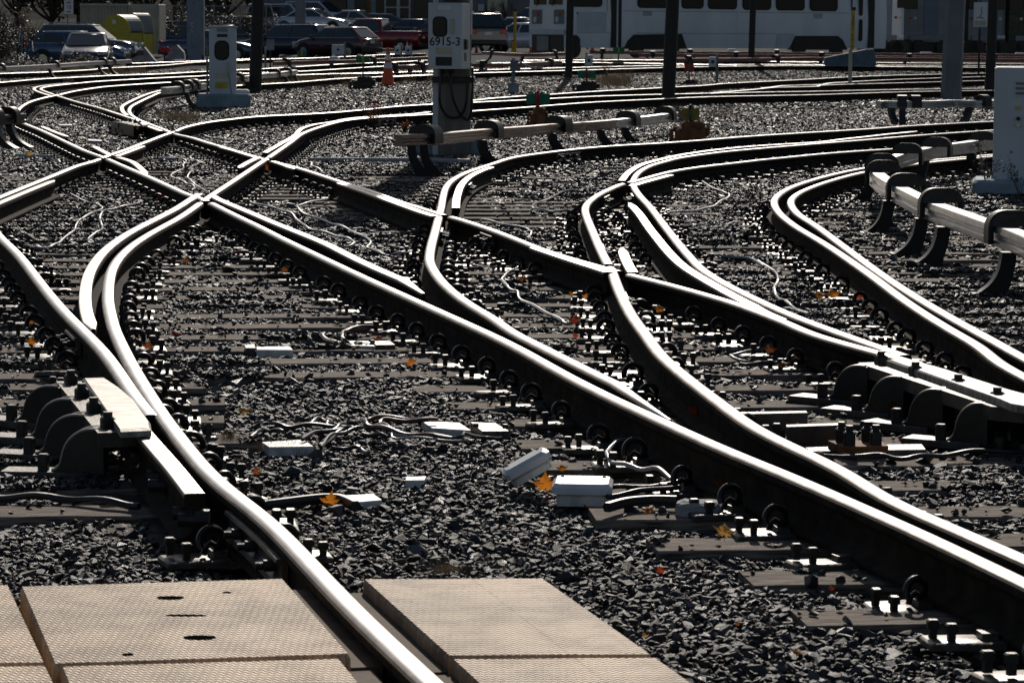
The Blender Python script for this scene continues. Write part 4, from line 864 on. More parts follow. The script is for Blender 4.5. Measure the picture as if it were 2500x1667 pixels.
# broken concrete lump
random.seed(3); bm = bmesh.new(); bmesh.ops.create_icosphere(bm, subdivisions=3, radius=1)
for v in bm.verts:
    p = v.co; p = Vector((math.copysign(abs(p.x)**.5, p.x)*.075, math.copysign(abs(p.y)**.5, p.y)*.05, math.copysign(abs(p.z)**.5, p.z)*.03)); v.co = p + Vector([random.gauss(0, .0022) for _ in range(3)])
me = bpy.data.meshes.new('concrete_lump'); bm.to_mesh(me); bm.free(); me.materials.append(M['concrete']); lo = bpy.data.objects.new('concrete_lump', me); COL.objects.link(lo); lo.location = W(1710, 1262) + Vector((0, .05, .015)); lo.rotation_euler = (0, 0, -.1)
tag(lo, 'rough grey concrete lump lying below the upright junction box', 'concrete lump')

# ------------------------------------------------------------------ cables lying on the ballast
def cable(label, pts, r, mt, z=.026, sag=.005, name='cable', cat='cable', group='cables lying on the ballast'):
    P = [W(x, y, z) for x, y in pts]; P = smooth_path(P, 5)
    o = P[0].copy(); o.z = gz(o.y); ph = random.uniform(0, 6); Q = [p - o + Vector((0, 0, sag*math.sin(i*.7+ph))) for i, p in enumerate(P)]
    return tag(MB().tube(Q, r * .98, 6).build(name, mt, loc=o, smooth=60), label, cat, group)
g = M['cable']
cable('pale bond wire curling left of the curved near rail, the left one', T(*A4, [(140,725),(280,742),(430,742),(500,715),(560,670),(650,605),(680,545),(720,490),(800,450),(912,395),(850,360),(730,320),(540,230)]), .0085, g)
cable('pale bond wire curling left of the curved near rail, the hooked one', T(*A4, [(1320,318),(1180,360),(1080,385),(950,412),(900,450),(890,500),(912,570),(870,610),(800,650),(790,690),(850,705),(1010,712)]), .0085, g)
cable('pale zigzag wire inside the left diamond, the left one', T(*Q1, [(70,290),(160,318),(320,370),(268,425),(282,468),(180,530),(105,585),(260,655),(330,690),(420,725),(442,765),(400,792)]), .009, g)
cable('pale zigzag wire inside the left diamond, the right one', T(*Q1, [(620,225),(480,270),(380,315),(440,360),(505,395),(390,465),(400,500),(365,550),(340,600),(400,670),(500,740),(590,800),(730,800)]), .009, g)
cable('pale wavy wire in the middle diamond, the left one', T(*Q1, [(1210,945),(1400,1000),(1640,1055),(1810,1115),(1900,1200),(2000,1290),(2130,1350)]) + T(*B2, [(667,565),(780,595),(860,620),(888,645),(850,665),(720,675)]), .009, g)
cable('pale wavy wire in the middle diamond, the long right one', T(*Q1, [(2340,900),(2100,960),(1920,1005),(1920,1050),(2050,1140)]) + T(*B2, [(667,473),(750,500),(850,540),(950,590),(1010,620),(1018,655),(990,680),(1080,720),(1180,738),(1340,712),(1440,690)]), .009, g)
cable('thick pale wire snaking over sleepers in the centre', T(*B3, [(280,818),(180,860),(110,910),(85,950),(140,1010),(210,1045),(230,1095),(330,1155),(460,1215),(560,1275),(630,1298),(740,1285),(880,1240),(1040,1235)]), .0095, g)
cable('straight thin pale rod across far sleepers', T(*Q3, [(800,176),(530,174),(260,172)]), .009, g)
cable('pale wire loop left of the snaking rail', T(*B3, [(880,210),(760,200),(600,225),(470,280),(345,335),(345,360),(430,380),(560,385),(690,372)]), .009, g)
cable('pale wire loop right of the long right curve', T(*Q3, [(1820,365),(2000,465),(2130,520),(2200,540),(2225,575),(2150,630),(2060,680),(1960,745),(1740,780),(1520,810),(1230,795)]), .0095, g)
cable('thick pale wire curling between the right curves', T(*B3, [(1780,752),(1940,750),(2100,775),(2220,830)]) + T(*B4, [(0,795),(100,850),(165,930),(135,1010),(150,1075),(220,1120),(300,1175),(410,1230)]), .0095, g)
cable('short hooked wire above the lower middle guard rail', T(*B2, [(1920,455),(2060,480),(2250,520),(2310,540),(2328,570),(2290,600)]), .009, g)
cable('small hooked wire by the far left curve', T(*N1, [(400,690),(220,700),(212,720),(280,750)]), .012, g)
cable('small curled wire behind the diagonal rail, upper left', T(*N1, [(1350,745),(1345,725),(1412,700),(1380,688)]), .012, g)
cable('pale wire bent beside the left diamond crossing', T(*N1, [(1820,1215),(1660,1222),(1500,1245),(1560,1280),(1700,1315),(1690,1365),(1670,1390)]), .011, g)
cable('pale hooked wire below the left diamond crossing', T(*N1, [(900,1370),(912,1400),(850,1440),(815,1500),(860,1568)]), .012, g)
cable('pale wire beyond the second diamond', T(*Q1, [(560,5),(720,45),(900,70),(975,65),(960,95),(860,120)]), .011, g)
cable('pale hooked wire right of the middle diamond', T(*Q1, [(2000,375),(2110,405),(2110,435),(2220,490),(2270,530)]), .011, g)
cable('long grey conduit lying in front of the numbered mast', T(*N3, [(-260,1522),(300,1524),(900,1525),(1500,1530),(2030,1545)]), .028, M['cable'], .03, 0, 'conduit', 'conduit')
cable('short grey conduit at the far left edge', T(*N1, [(250,1462),(500,1472),(740,1482)]), .025, M['cable'], .03, 0, 'conduit', 'conduit')
cable('short grey conduit inside the left diamond', T(*Q1, [(-60,342),(160,350)]), .025, M['cable'], .03, 0, 'conduit', 'conduit')
cable('black cable crossing the ballast at the lower left edge', [(-30,1210)] + T(0,1200,3.357, [(0,42),(300,42),(600,57),(900,85),(1140,112)]), .012, M['blackcable'], .02)
cable('red brown cable loop by the white slab, the outer one', T(600,800,3.336, [(1430,748),(1250,735),(1050,733),(975,750),(990,785),(1100,815),(1300,860),(1520,885),(1800,905)]), .0095, M['redcable'], .03)
cable('red brown cable loop by the white slab, the inner one', T(600,800,3.336, [(1560,757),(1300,753),(1130,755),(1098,775),(1150,810),(1260,845)]), .0095, M['redcable'], .03)
cable('thin wire lying in front of the white slab', T(600,800,3.336, [(1810,915),(1500,905),(1250,895),(1185,875),(1260,862),(1500,878),(1700,890)]), .005, g, .03)
cable('black wire ends curling in front of the steel plate', T(600,800,3.336, [(1530,868),(1750,895),(1790,850),(1950,905),(2085,885)]), .006, M['blackcable'], .045)
cable('red brown cable arching to the low white cover slab', T(*B2, [(1180,1300),(1080,1315),(900,1340),(810,1360),(785,1400),(805,1432)]), .011, M['redcable'], .04)
cable('short red brown cable left of the low white cover slab', T(*B2, [(735,1465),(650,1420),(612,1395),(640,1380)]), .011, M['redcable'], .04)
for i, pp in enumerate([[(40,880),(120,845),(210,832),(300,850)], [(200,780),(320,800),(480,795),(700,795),(765,800),(700,830)], [(610,960),(700,880),(830,838),(950,815)], [(460,900),(600,850),(800,815),(900,830)], [(520,790),(600,738),(665,765),(660,790)], [(700,985),(850,975),(930,985),(1000,1018)], [(600,955),(760,850),(830,838)], [(950,860),(1080,875),(1150,880)]]):
    cable('tangled black wire in the heap behind the grassy white slab', T(600,800,3.336, pp), .008, M['blackcable'], .03)
cable('thick black conduit bent over the tilted white plate', T(600,800,3.336, [(80,1455),(300,1428),(480,1405),(640,1390),(760,1395),(830,1418),(895,1450)]), .018, M['blackcable'], .035, 0, 'conduit', 'conduit')
cable('dark cable right of the upright junction box, the upper one', T(*C3, [(940,1303),(1150,1297),(1540,1252)]), .008, M['blackcable'], .03)
cable('dark cable right of the upright junction box, the middle one', T(*C3, [(940,1365),(1200,1338),(1530,1285)]), .009, M['blackcable'], .03)
cable('thick dark conduit right of the upright junction box', T(*C3, [(940,1462),(1100,1420),(1300,1402),(1505,1405)]), .017, M['blackcable'], .03, 0, 'conduit', 'conduit')
cable('wire hoop hanging from the bonded rail joint', T(*C3, [(1110,900),(1000,950),(938,1010),(950,1060),(1040,1110),(1190,1140),(1340,1150),(1480,1230)]), .008, g, .04)
cable('black cable below the right frog', T(*C4, [(510,1045),(900,1040),(1100,1055),(1300,1055),(1500,1035),(1760,1012),(2169,1000)]), .009, M['blackcable'], .03)
cable('dark cable between the snaking and the diagonal rail', T(*C4, [(-150,290),(0,295),(150,280),(300,240),(430,190),(560,160)]), .009, M['blackcable'], .04)
cable('pale wire hook at the left of the dark cable', T(*C3, [(2200,150),(2080,200),(1960,215),(1960,245),(2100,270)]), .007, g, .03)
cable('thin dark wire behind the far grass', T(*N1, [(250,1010+100),(420,1110)]), .008, M['blackcable'])

# ------------------------------------------------------------------ maple leaves
def leaf_me(i):
    random.seed(40 + i); tips = [(0,1,1),(38,.82,.5),(75,.95,.45),(118,.6,.35),(165,.5,.3)]; pts = []
    out = [(-8,.28)]; ang = []
    seq = [(180,.12),(160,.34),(150,.30),(120,.58),(104,.36),(92,.62),(72,.92),(66,.6),(58,.62),(48,.36),(40,.66),(30,.6),(18,.64),(10,.72),(0,1.05)]
    poly = [(r_*math.sin(R(a)), r_*math.cos(R(a))) for a, r_ in seq]; poly = [(x*random.uniform(.92,1.05), y*random.uniform(.95,1.03)) for x, y in poly]
    left = [(-x*random.uniform(.9,1.1), y) for x, y in poly[1:-1]]; loop = poly + left[::-1]
    cur = random.uniform(.15, .55); mb = MB(); zf = lambda x, y: cur * (abs(x) ** 1.5) - .18 * y * y + .06 * math.sin(6*x + 3*y)
    vs = [(0, .1, zf(0, .1))] + [(x*.55, y*.55+.04, zf(x*.55, y*.55)) for x, y in loop] + [(x, y, zf(x, y)) for x, y in loop]; n = len(loop)
    fs = [(0, 1+i, 1+(i+1) % n) for i in range(n)] + [(1+i, 1+n+i, 1+n+(i+1) % n, 1+(i+1) % n) for i in range(n)]
    mb.add(vs, fs); mb.tube([(0, -.1, zf(0,-.1)), (.03, -.45, -.02), (.1, -.8, .03)], .018, 4); return mb
LM = [leaf_me(i) for i in range(6)]; LMC = {}
def leaf(x, y, px, colr, tilt, label, z=.02, rz=None):
    p = W(x, y, z); s = px * p.y / FPX * .78; p.z += .012
    i = random.randrange(6); key = (i, colr)
    if key not in LMC: LMC[key] = LM[i].mesh('maple_leaf', M[colr], 60)
    o = bpy.data.objects.new('maple_leaf', LMC[key]); COL.objects.link(o); o.location = p + Vector((0, 0, s * .5 * abs(math.sin(tilt)))); o.scale = (s, s, s)
    o.rotation_euler = (tilt, random.uniform(-.3, .3), random.uniform(-.5, .5) if rz is None else rz); tag(o, label, 'leaf', 'fallen maple leaves')
random.seed(21)
leaf(1331,1212,50,'leaf_orange',1.15,'large glowing orange leaf standing left of the upright junction box', .0)
leaf(806,1250,42,'leaf_orange',1.2,'orange maple leaf standing in front of the curved black conduit', .0)
leaf(1768,1322,48,'leaf_yellow',.7,'yellow maple leaf with spread lobes lying near the lower right sleepers')
leaf(594,1020,34,'leaf_yellow',.6,'yellow leaf lying on the ballast right of the left frog')
leaf(1372,1160,26,'leaf_orange',.7,'small orange leaf behind the upright junction box')
leaf(1825,1232,44,'leaf_red',1.2,'red orange leaf leaning on the near fastener of the long rail', .01)
leaf(1762,1205,40,'leaf_brown',.9,'brown orange leaf at the foot of the long straight rail')
leaf(1700,1025,36,'leaf_red',.9,'red brown leaf caught between the two near right rails', .03)
leaf(1003,902,28,'leaf_orange',.9,'orange leaf left of the sleeper ends in the centre')
leaf(430,828,30,'leaf_red',.5,'red orange leaf lying on a dark rod near the curved rail')
leaf(492,1212,34,'leaf_red',.9,'red leaf wedged by the tip of the wing rail', .05)
leaf(1582,1262,36,'leaf_orange',.4,'curled orange leaf below the thick dark conduit')
for x, y, px, c in [(1275,692,26,'leaf_orange'),(1405,797,30,'leaf_red'),(1395,728,16,'leaf_orange'),(1610,770,28,'leaf_orange'),(1730,775,18,'leaf_orange'),(1780,825,30,'leaf_brown'),(1795,712,14,'leaf_red'),(2000,735,30,'leaf_orange'),(2035,735,34,'leaf_orange'),(2095,738,30,'leaf_red'),
        (2130,775,36,'leaf_orange'),(2115,765,26,'leaf_brown'),(1955,607,22,'leaf_orange'),(2035,600,14,'leaf_brown'),(1898,590,14,'leaf_red'),(395,490,30,'leaf_red'),(408,508,14,'leaf_orange'),(660,425,32,'leaf_brown'),(672,430,14,'leaf_orange'),(1120,580,40,'leaf_brown'),(1150,592,22,'leaf_orange'),
        (580,622,16,'leaf_red'),(75,798,18,'leaf_orange'),(430,940,16,'leaf_red'),(145,905,14,'leaf_orange'),(880,742,16,'leaf_orange'),(950,788,14,'leaf_orange'),(895,1008,12,'leaf_orange'),(600,1205,12,'leaf_orange'),(1942,1260,12,'leaf_orange'),(1612,1412,24,'leaf_red'),(1945,1610,34,'leaf_orange'),(2030,1452,16,'leaf_red'),
        (2420,1480,34,'leaf_orange'),(1945,1060,30,'leaf_red'),(2065,1120,16,'leaf_orange'),(2285,1125,22,'leaf_brown'),(1880,870,30,'leaf_brown'),(1955,890,30,'leaf_orange'),(1235,1405,14,'leaf_orange'),(1530,1600,16,'leaf_yellow'),(1575,1568,16,'leaf_yellow'),(2000,400,12,'leaf_orange'),(72,385,18,'leaf_yellow'),(1430,1248,16,'leaf_brown'),(1800,1540,14,'leaf_brown'),(1340,1330,14,'leaf_brown'),(2330,1430,12,'leaf_brown')]:
    nm = {'leaf_orange':'small orange maple leaf lying among the fasteners and stones','leaf_red':'small red maple leaf lying among the fasteners and stones','leaf_brown':'dull brown leaf lying among the fasteners and stones','leaf_yellow':'pale yellow leaf scrap lying on the ballast'}[c]
    leaf(x, y, px, c, random.uniform(.2, 1.1), nm, random.uniform(.01, .035))

# big threaded bolts on the end of the near wing rail
ob = RAILOBJ['CW']
for px, py in T(*A6, [(1290,1350),(1300,1430)]) + T(0,1200,3.357, [(1400,205),(1440,260)]):
    c = W(px, py, .09) - ob.location; c.y += .06
    b_ = MB().cyl(c + Vector((.05,0,0)), c + Vector((.09,0,0)), .034, 6).cyl(c + Vector((-.0,0,0)), c + Vector((.05,0,0)), .02, 10).build('threaded_bolt', M['iron'], ob)

random.seed(88)
for f in random.sample([f for f in FAST if 8.5 < f[1].y < 24], 42):
    q = f[1] + Vector((math.cos(f[2]), math.sin(f[2]), 0)) * random.uniform(.1, .3); px, py = proj(q)
    c_ = random.choice(('leaf_brown', 'leaf_brown', 'leaf_orange', 'leaf_red')); nm = {'leaf_orange':'small orange maple leaf lying among the fasteners and stones','leaf_red':'small red maple leaf lying among the fasteners and stones','leaf_brown':'dull brown leaf lying among the fasteners and stones'}[c_]
    leaf(px, py, random.uniform(.03, .055) * FPX / q.y, c_, random.uniform(.2, 1.2), nm, random.uniform(.01, .03))
# ------------------------------------------------------------------ cabinets, mast, columns, poles, targets, cones
def rounded(w, h, r, n=5):
    pts = []
    for cx, cz, a0 in ((w/2-r, h/2-r, 0), (-w/2+r, h/2-r, 90), (-w/2+r, -h/2+r, 180), (w/2-r, -h/2+r, 270)):
        for i in range(n + 1): a = R(a0 + 90*i/n); pts.append((cx + r*math.cos(a), cz + r*math.sin(a)))
    return pts
def facepanel(w, h, y, c, th=.004, r=None):
    p = rounded(w, h, r) if r else [(-w/2,-h/2),(w/2,-h/2),(w/2,h/2),(-w/2,h/2)]
    return MB().extr([(u + c[0], z + c[1]) for u, z in p], 'y', y - th, y)
# left relay cabinet
Yc = W(540, 264).y; S = FPX / Yc
b0 = W(540, 264); t = thing('relay_cabinet', 'tall light grey relay cabinet with an oval window on a concrete base', 'relay cabinet', (b0.x, b0.y + .5, 0), R(5))
bw, bh = 132/S, 34/S
MB().bbox((0, 0, bh/2 - .05), (bw, 1.0, bh + .1), .03).build('concrete_base', mat('painted_concrete', (0.26, 0.33, 0.37), .8, var=.2, vscale=4, bump=.2), t)
cw, ch = 66/S, 161/S; ox = (538 - 540)/S; fy = -.33
bd = MB().bbox((ox, .0, bh + ch/2), (cw, .66, ch), .012); bd.box((ox, 0, bh + ch + .012), (cw + .03, .7, .024)); bd.build('cabinet_body', M['greybox'], t)
zc = lambda y: bh + (230 - y)/S
for w_, h_, y_, x_, mt, nm, r_ in ((.27, .36, 125, 536, 'blackplastic', 'window_rim', .11), (.22, .31, 125, 536, 'glass', 'window', .09), (.19, .07, 76, 537, 'concrete', 'label_plate', None), (.19, .055, 89, 537, 'black', 'vent_slot', None), (.22, .09, 187, 535, 'cream', 'label_plate', None), (.23, .12, 209, 535, 'yellowbin', 'notice_plate', None)):
    facepanel(w_, h_, fy - (.004 if nm == 'window' else 0), (ox + (x_-538)/S, zc(y_)), .006, r_).build(nm, M[mt], t)
MB().bbox((ox + 14/S, fy - .03, zc(166)), (.035, .05, .2), .01).build('handle', M['cream'], t)
MB().tube([(ox + 14/S, fy - .04, zc(178)), (ox + 17/S, fy - .03, zc(200)), (ox + 22/S, fy - .05, zc(235)), (ox + 20/S, fy - .15, bh)], .006, 5).build('strap', M['blackcable'], t)
hg = MB(); [hg.cyl((ox - cw/2 - .03, -.25, bh + .1 + k*.3), (ox - cw/2 - .03, -.25, bh + .28 + k*.3), .022, 8) for k in range(3)]; hg.cyl((ox - cw/2 - .04, -.2, bh), (ox - cw/2 - .04, -.2, bh + 1.0), .016, 8); hg.build('side_conduit', M['greypole'], t)
MB().bbox((ox + cw/2 + .1, -.1, bh + .04), (.28, .3, .07), .03).build('white_block', M['white'], t)
# numbered mast
b0 = W(1106, 376); Ym = b0.y; S = FPX / Ym
t = thing('signal_mast', 'thick concrete mast carrying the grey box numbered 6915-3', 'mast', b0 + Vector((0, .2, 0)))
conc = mat('brown_concrete', (0.2, 0.17, 0.14), .75, var=.2, vscale=3, stretch=(3, 3, .4), bump=.2)
MB().bbox(((1097-1106)/S, .25, .07), (187/S, .7, .2), .03).build('concrete_base', mat('blue_concrete', (0.22, 0.29, 0.34), .8, var=.15, vscale=4), t)
MB().bbox(((1109-1106)/S, 0, 3.6), (78/S, .36, 7.6), .03).build('mast_shaft', conc, t)
MB().bbox(((1063-1106)/S, .06, 3.6), (15/S, .4, 7.55), .008).build('side_flange', M['greybox'], t)
MB().bbox(((1106-1106)/S, -.02, (376-196)/S), (104/S, .44, .07), .01).build('clamp_band', M['rust'] if False else M['iron'], t)
bz = Matrix.Rotation(R(-17), 4, 'Z'); bxr = bpy.data.objects.new('equipment_box', None)
BX, BZ = (1090-1106)/S, (376 - 90)/S; bw, bh = 85/S, 158/S
box = MB().bbox((0, 0, 0), (bw, .34, bh), .012).build('equipment_box', M['greybox'], t, loc=(BX + .03, -.36, BZ), rz=R(-17))
bpy.data.objects.remove(bxr)
fy = -.17
def onbox(nm, mt, w, h, cx, cy, r=None, th=.006, dy=0): return facepanel(w, h, fy - dy, (cx/S, (90 - cy)/S), th, r).build(nm, M[mt], box)
onbox('window_rim', 'blackplastic', 37/S, 49/S, -12, 68, 12/S); onbox('window', 'glass', 31/S, 43/S, -12, 68, 10/S, dy=.005)
onbox('label_plate', 'sign', 34/S, 11/S, 0, 23); onbox('label_plate', 'cream', 40/S, 17/S, -2, 126); onbox('vent', 'black', 41/S, 21/S, -2, 151, 2/S)
MB().bbox((20/S, fy - .02, (90 - 67)/S), (7/S, .04, 36/S), .008).build('handle', M['cream'], box)
MB().bbox((bw/2 - .0, -.03, (90 - 110)/S), (.06, .08, .12), .01).build('latch', M['iron'], box)
MB().box((bw/2 + .002, -.02, (90-140)/S), (.004, .08, .1)).build('side_vent', M['black'], box)
text_mesh('6915-3', 28.5/S, M['black'], 'number', box, (1/S, fy - .002, (90 - 104.5)/S), (R(90), 0, 0), sx=.98, bold=.0012)
for nm, pts in (('cable', [(1079,172),(1075,200),(1073,240),(1077,262),(1090,282),(1110,288),(1128,278),(1138,250),(1141,200)]), ('cable', [(1101,172),(1100,200),(1106,240),(1119,272),(1132,288),(1143,292),(1150,270),(1153,200),(1152,165)])):
    P = smooth_path([((x-1106)/S, -.28 - .05*math.sin(i), (376-y)/S) for i, (x, y) in enumerate(pts)], 6); MB().tube(P, .016, 7).build(nm, M['blackcable'], t, smooth=60)
for x in (1079, 1102): MB().cyl(((x-1106)/S, -.28, (376-182)/S), ((x-1106)/S, -.28, (376-168)/S), .032, 10).build('cable_gland', M['blackplastic'], t)
MB().bbox(((1142-1106)/S, -.02, 3.5), (16/S, .3, 4.2), .01).build('side_channel', M['greybox'], t)
MB().bbox(((1100-1106)/S, -.26, 376/S + .18), (50/S, .2, .38), .02).build('upper_box', M['bluegrey'], t)
# big box at the right edge
b0 = W(2415, 478); S = FPX / b0.y
t = thing('equipment_cabinet', 'large plain grey equipment cabinet cut by the right edge', 'equipment cabinet', (b0.x, b0.y, 0)); t.rotation_euler = (0, 0, R(-9))
MB().bbox((.42, .42, .04), (1.15, .85, .2), .03).build('concrete_base', mat('pale_concrete', (0.3, 0.36, 0.42), .8, var=.15, vscale=4), t)
h0 = .14; hh = 274/S
bd = MB().bbox((.46, .5, h0 + hh/2), (.87, .55, hh), .012); bd.build('cabinet_body', M['greybox'], t); fy = .222
for y in (205, 217, 229): facepanel(34/S, 6/S, fy - .004, (70/S + .02, h0 + (440 - y)/S), .008).build('louver', M['greypole'], t)
facepanel(46/S, 40/S, fy, (72/S + .02, h0 + (440-217)/S), .003).build('vent_panel', M['greybox'], t)
for y, mt in ((264, 'yellow'), (291, 'black'), (307, 'chrome')): MB().cyl((66/S, fy + .001, h0 + (440-y)/S), (66/S, fy - .03, h0 + (440-y)/S), 5/S, 10).build('lock', M[mt], t)
# columns and poles
def pole(name, label, xt, xb, yb, w, mt, sides=10, H_=8.5, taper=.9, cat='pole', group=None, hor=None):
    b = W(xb, yb); S_ = FPX / b.y; d = (xt - xb) / max(1, yb) ; r = w / S_ / 2
    mb = MB(); n = 8; mb.tube([(d * H_ * i / n, 0, -.1 + (H_ + .1) * i / n) for i in range(n + 1)], [r * (1 + (taper - 1) * i / n) for i in range(n + 1)], sides)
    o = mb.build(name, mt, loc=b + Vector((0, r, 0)), smooth=40 if sides > 6 else None); return tag(o, label, cat, group), S_, b
pole('utility_pole', 'dark leaning timber pole right of the grey relay cabinet', 629, 621, 226, 31, M['darkpole'], 12)
pole('utility_pole', 'dark slim pole in front of the train cab', 1391, 1388, 191, 19, M['darkpole'], 10)
pole('utility_pole', 'broad dark pole standing in the middle of the yard before the train', 1640, 1631, 256, 33, M['darkpole'], 12)
pole('utility_pole', 'thin dark pole in front of the train windows', 1837, 1834, 161, 16, M['darkpole'], 10)
pole('utility_pole', 'dark pole with pale bands behind the right cabinet', 2421, 2417, 236, 25, M['darkpole'], 10)
pole('steel_column', 'broad grey eight-sided column right of the train', 2331, 2325, 243, 52, M['greypole'], 8, cat='column')
pole('concrete_column', 'grey round column among the parked cars', 733, 731, 128, 26, M['greypole'], 12, cat='column')
pw = at(900, 184); tag(MB().cyl((0,0,-.2), (0,0,3.2), .13, 8).build('wood_post', M['rust'], loc=pw), 'slim brown post in front of the glass doors', 'post')
b0 = W(476, 152); S = FPX / b0.y
t = thing('steel_column', 'blue grey box column marked with a 7, left of the relay cabinet', 'column', b0)
MB().bbox((1/S, .25, 4.2), (41/S, .5, 8.6), .02).build('shaft', M['bluegrey'], t)
MB().bbox((-8/S, .3, .02), (92/S, .9, .14), .02).build('base_block', M['concrete'], t)
for x in (-20, 20): MB().cyl((x/S, -.02, .05), (x/S, -.02, .3), .04, 8).build('anchor_bolt', M['iron'], t)
text_mesh('7', .22, M['black'], 'number', t, (-2/S, -.003, (152-11)/S), (R(90), 0, 0))
rr = rounded(26/S, 72/S, 8/S); MB().tube([(u + 6/S, -.004, z + (152-81)/S) for u, z in rr + rr[:1]], .012, 4).build('door_outline', M['greypole'], t)
P = [(468,54),(466,58),(470,60),(472,56),(468,62),(466,66),(471,66),(469,72),(466,76),(471,78),(468,83)]
MB().tube(smooth_path([((x-476)/S, -.006, (152-y)/S) for x, y in P], 4), .009, 4).build('scrawl', M['sign'], t)
# signs
b0 = W(166, 152); S = FPX / b0.y
t = thing('speed_sign', 'white speed limit sign with red lettering on a thin grey post', 'sign', b0)
MB().box((0, .03, 1.2), (.06, .05, 2.9)).build('post', M['greypole'], t)
MB().bbox(((169-166)/S, 0, (152-13)/S), (22/S, .012, 46/S), .006).build('sign_panel', M['sign'], t)
for s_, y, sz in (('SPEED', 1, .115), ('LIMIT', 9, .115), ('15', 20, .26), ('MPH', 31, .1)): text_mesh(s_, sz, M['signred'], 'lettering', t, ((169-166)/S, -.008, (152-y)/S), (R(90), 0, 0), bold=.006)
b0 = W(53, 158); S = FPX/b0.y; t = thing('sign_post', 'grey post with a narrow white sign seen edge on at the left', 'sign', b0)
MB().box((0, 0, .6), (.08, .06, 1.5)).build('post', M['bluegrey'], t); MB().bbox((-5/S, -.04, 70/S), (7/S, .01, 40/S), .004).build('sign_panel', M['sign'], t)
MB().tube(smooth_path([(-60/S, 0, 15/S), (-40/S, 0, 25/S), (-20/S, 0, 42/S), (-8/S, -.02, 58/S)], 4), .012, 4).build('rope', M['cable'], t)
b0 = W(2390, 200); S = FPX/b0.y; t = thing('notice_board', 'small white notice board with a diagram, hung beside the banded pole', 'sign', b0)
MB().bbox((0, .1, 2.2), (5/S, .05, 4.6), .01).build('post', M['darkpole'], t)
MB().bbox((0, 0, (200-38)/S), (33/S, .02, 59/S), .005).build('board', M['sign'], t)
MB().bbox((0, -.012, (200-59)/S), (28/S, .006, 12/S), .002).build('text_block', M['cream'], t)
dg = MB(); dg.tube([((x-2390)/S, -.014, (200-y)/S) for x, y in ((2393,20),(2391,28),(2394,33),(2390,40),(2388,46))], .01, 4); dg.tube([((x-2390)/S, -.014, (200-y)/S) for x, y in ((2380,46),(2388,44),(2398,47))], .01, 4); dg.build('diagram', M['rust'], t)
# yellow markers
b0 = W(2073, 218); S = FPX/b0.y; t = thing('marker_post', 'leaning cream and yellow cable marker post with a white top', 'marker post', b0); dx = .042
def sl(z0, z1, w): return MB().box(((z0+z1)/2*dx, 0, (z0+z1)/2), (w/S, .04, z1 - z0))
sl(-.1, 96/S, 9).build('lower_post', M['cream'], t); sl(96/S, 190/S, 9).build('yellow_sleeve', M['yellow'], t); sl(190/S, 198/S, 9).build('band', M['black'], t); sl(198/S, 2.4, 8).build('white_top', M['sign'], t)
for k_, ch in enumerate('FOUL POINT'):
    if ch != ' ': text_mesh(ch, .1, M['black'], 'lettering', t, ((172/S - k_*.089)*dx, -.022, 172/S - k_*.089), (R(90), 0, 0))
for lab, x, yb, yt, w, mt in (('yellow bollard with a black cap before the white sedan', 1257, 128, 23, 7, 'yellow'), ('short yellow stub post beside the yellow bollard', 1251, 129, 99, 5, 'yellow'), ('yellow marker with black lettering in front of the train side', 1435, 119, 73, 6, 'yellow'), ('thin pale post right of the leaning dark pole', 648, 170, 114, 5, 'concrete'), ('dark thin post beside the pale one', 660, 170, 100, 4, 'iron'), ('rusty short post behind the short pink rail', 868, 135, 110, 5, 'rust')):
    b = W(x, yb); S = FPX/b.y; t = thing('bollard', lab, 'post', b); h = (yb-yt)/S; MB().cyl((0,0,-.1), (0,0,h*.93), w/S/2, 10).build('shaft', M[mt], t); MB().cyl((0,0,h*.93), (0,0,h), w/S/2*1.05, 10).build('cap', M['black'] if mt == 'yellow' else M[mt], t)
    if lab.startswith('dark thin'): MB().bbox((0,-.02,h*.85), (19/S, .02, 26/S), .01).build('plate', M['concrete'], t)
# blue concrete block
P = [W(x, y) for x, y in ((2012,172),(2142,183))]; b0 = P[0]; S = FPX/b0.y; t = None
poly = [(0,0),(130/S,-.0),(118/S, 56/S),(100/S,55/S),(0, 34/S)]
o = MB().extr(poly, 'y', 0, .7).build('barrier_block', mat('blue_concrete_block', (0.12, 0.16, 0.2), .8, var=.25, vscale=3, bump=.3), loc=b0 + Vector((0, -.1, -.05)), rz=R(-4)); tag(o, 'sloping blue grey concrete barrier block by the yellow marker post', 'concrete block')
for lab, px, rz in (('grey concrete jersey barrier at the end of the pale conductor rail', [(308,152),(380,148),(372,138),(352,113),(312,118)], 0), ('pale concrete jersey barrier left of the box column', [(400,150),(452,148),(448,125),(432,108),(418,112)], 0)):
    b = W(*px[0]); S = FPX/b.y; b.z -= .05; mb = MB().extr([((x-px[0][0])/S, (px[0][1]-y)/S) for x, y in px], 'y', 0, .6); tag(mb.build('jersey_barrier', M['concrete'] if 'pale' in lab else M['asphalt'], loc=b), lab, 'barrier')
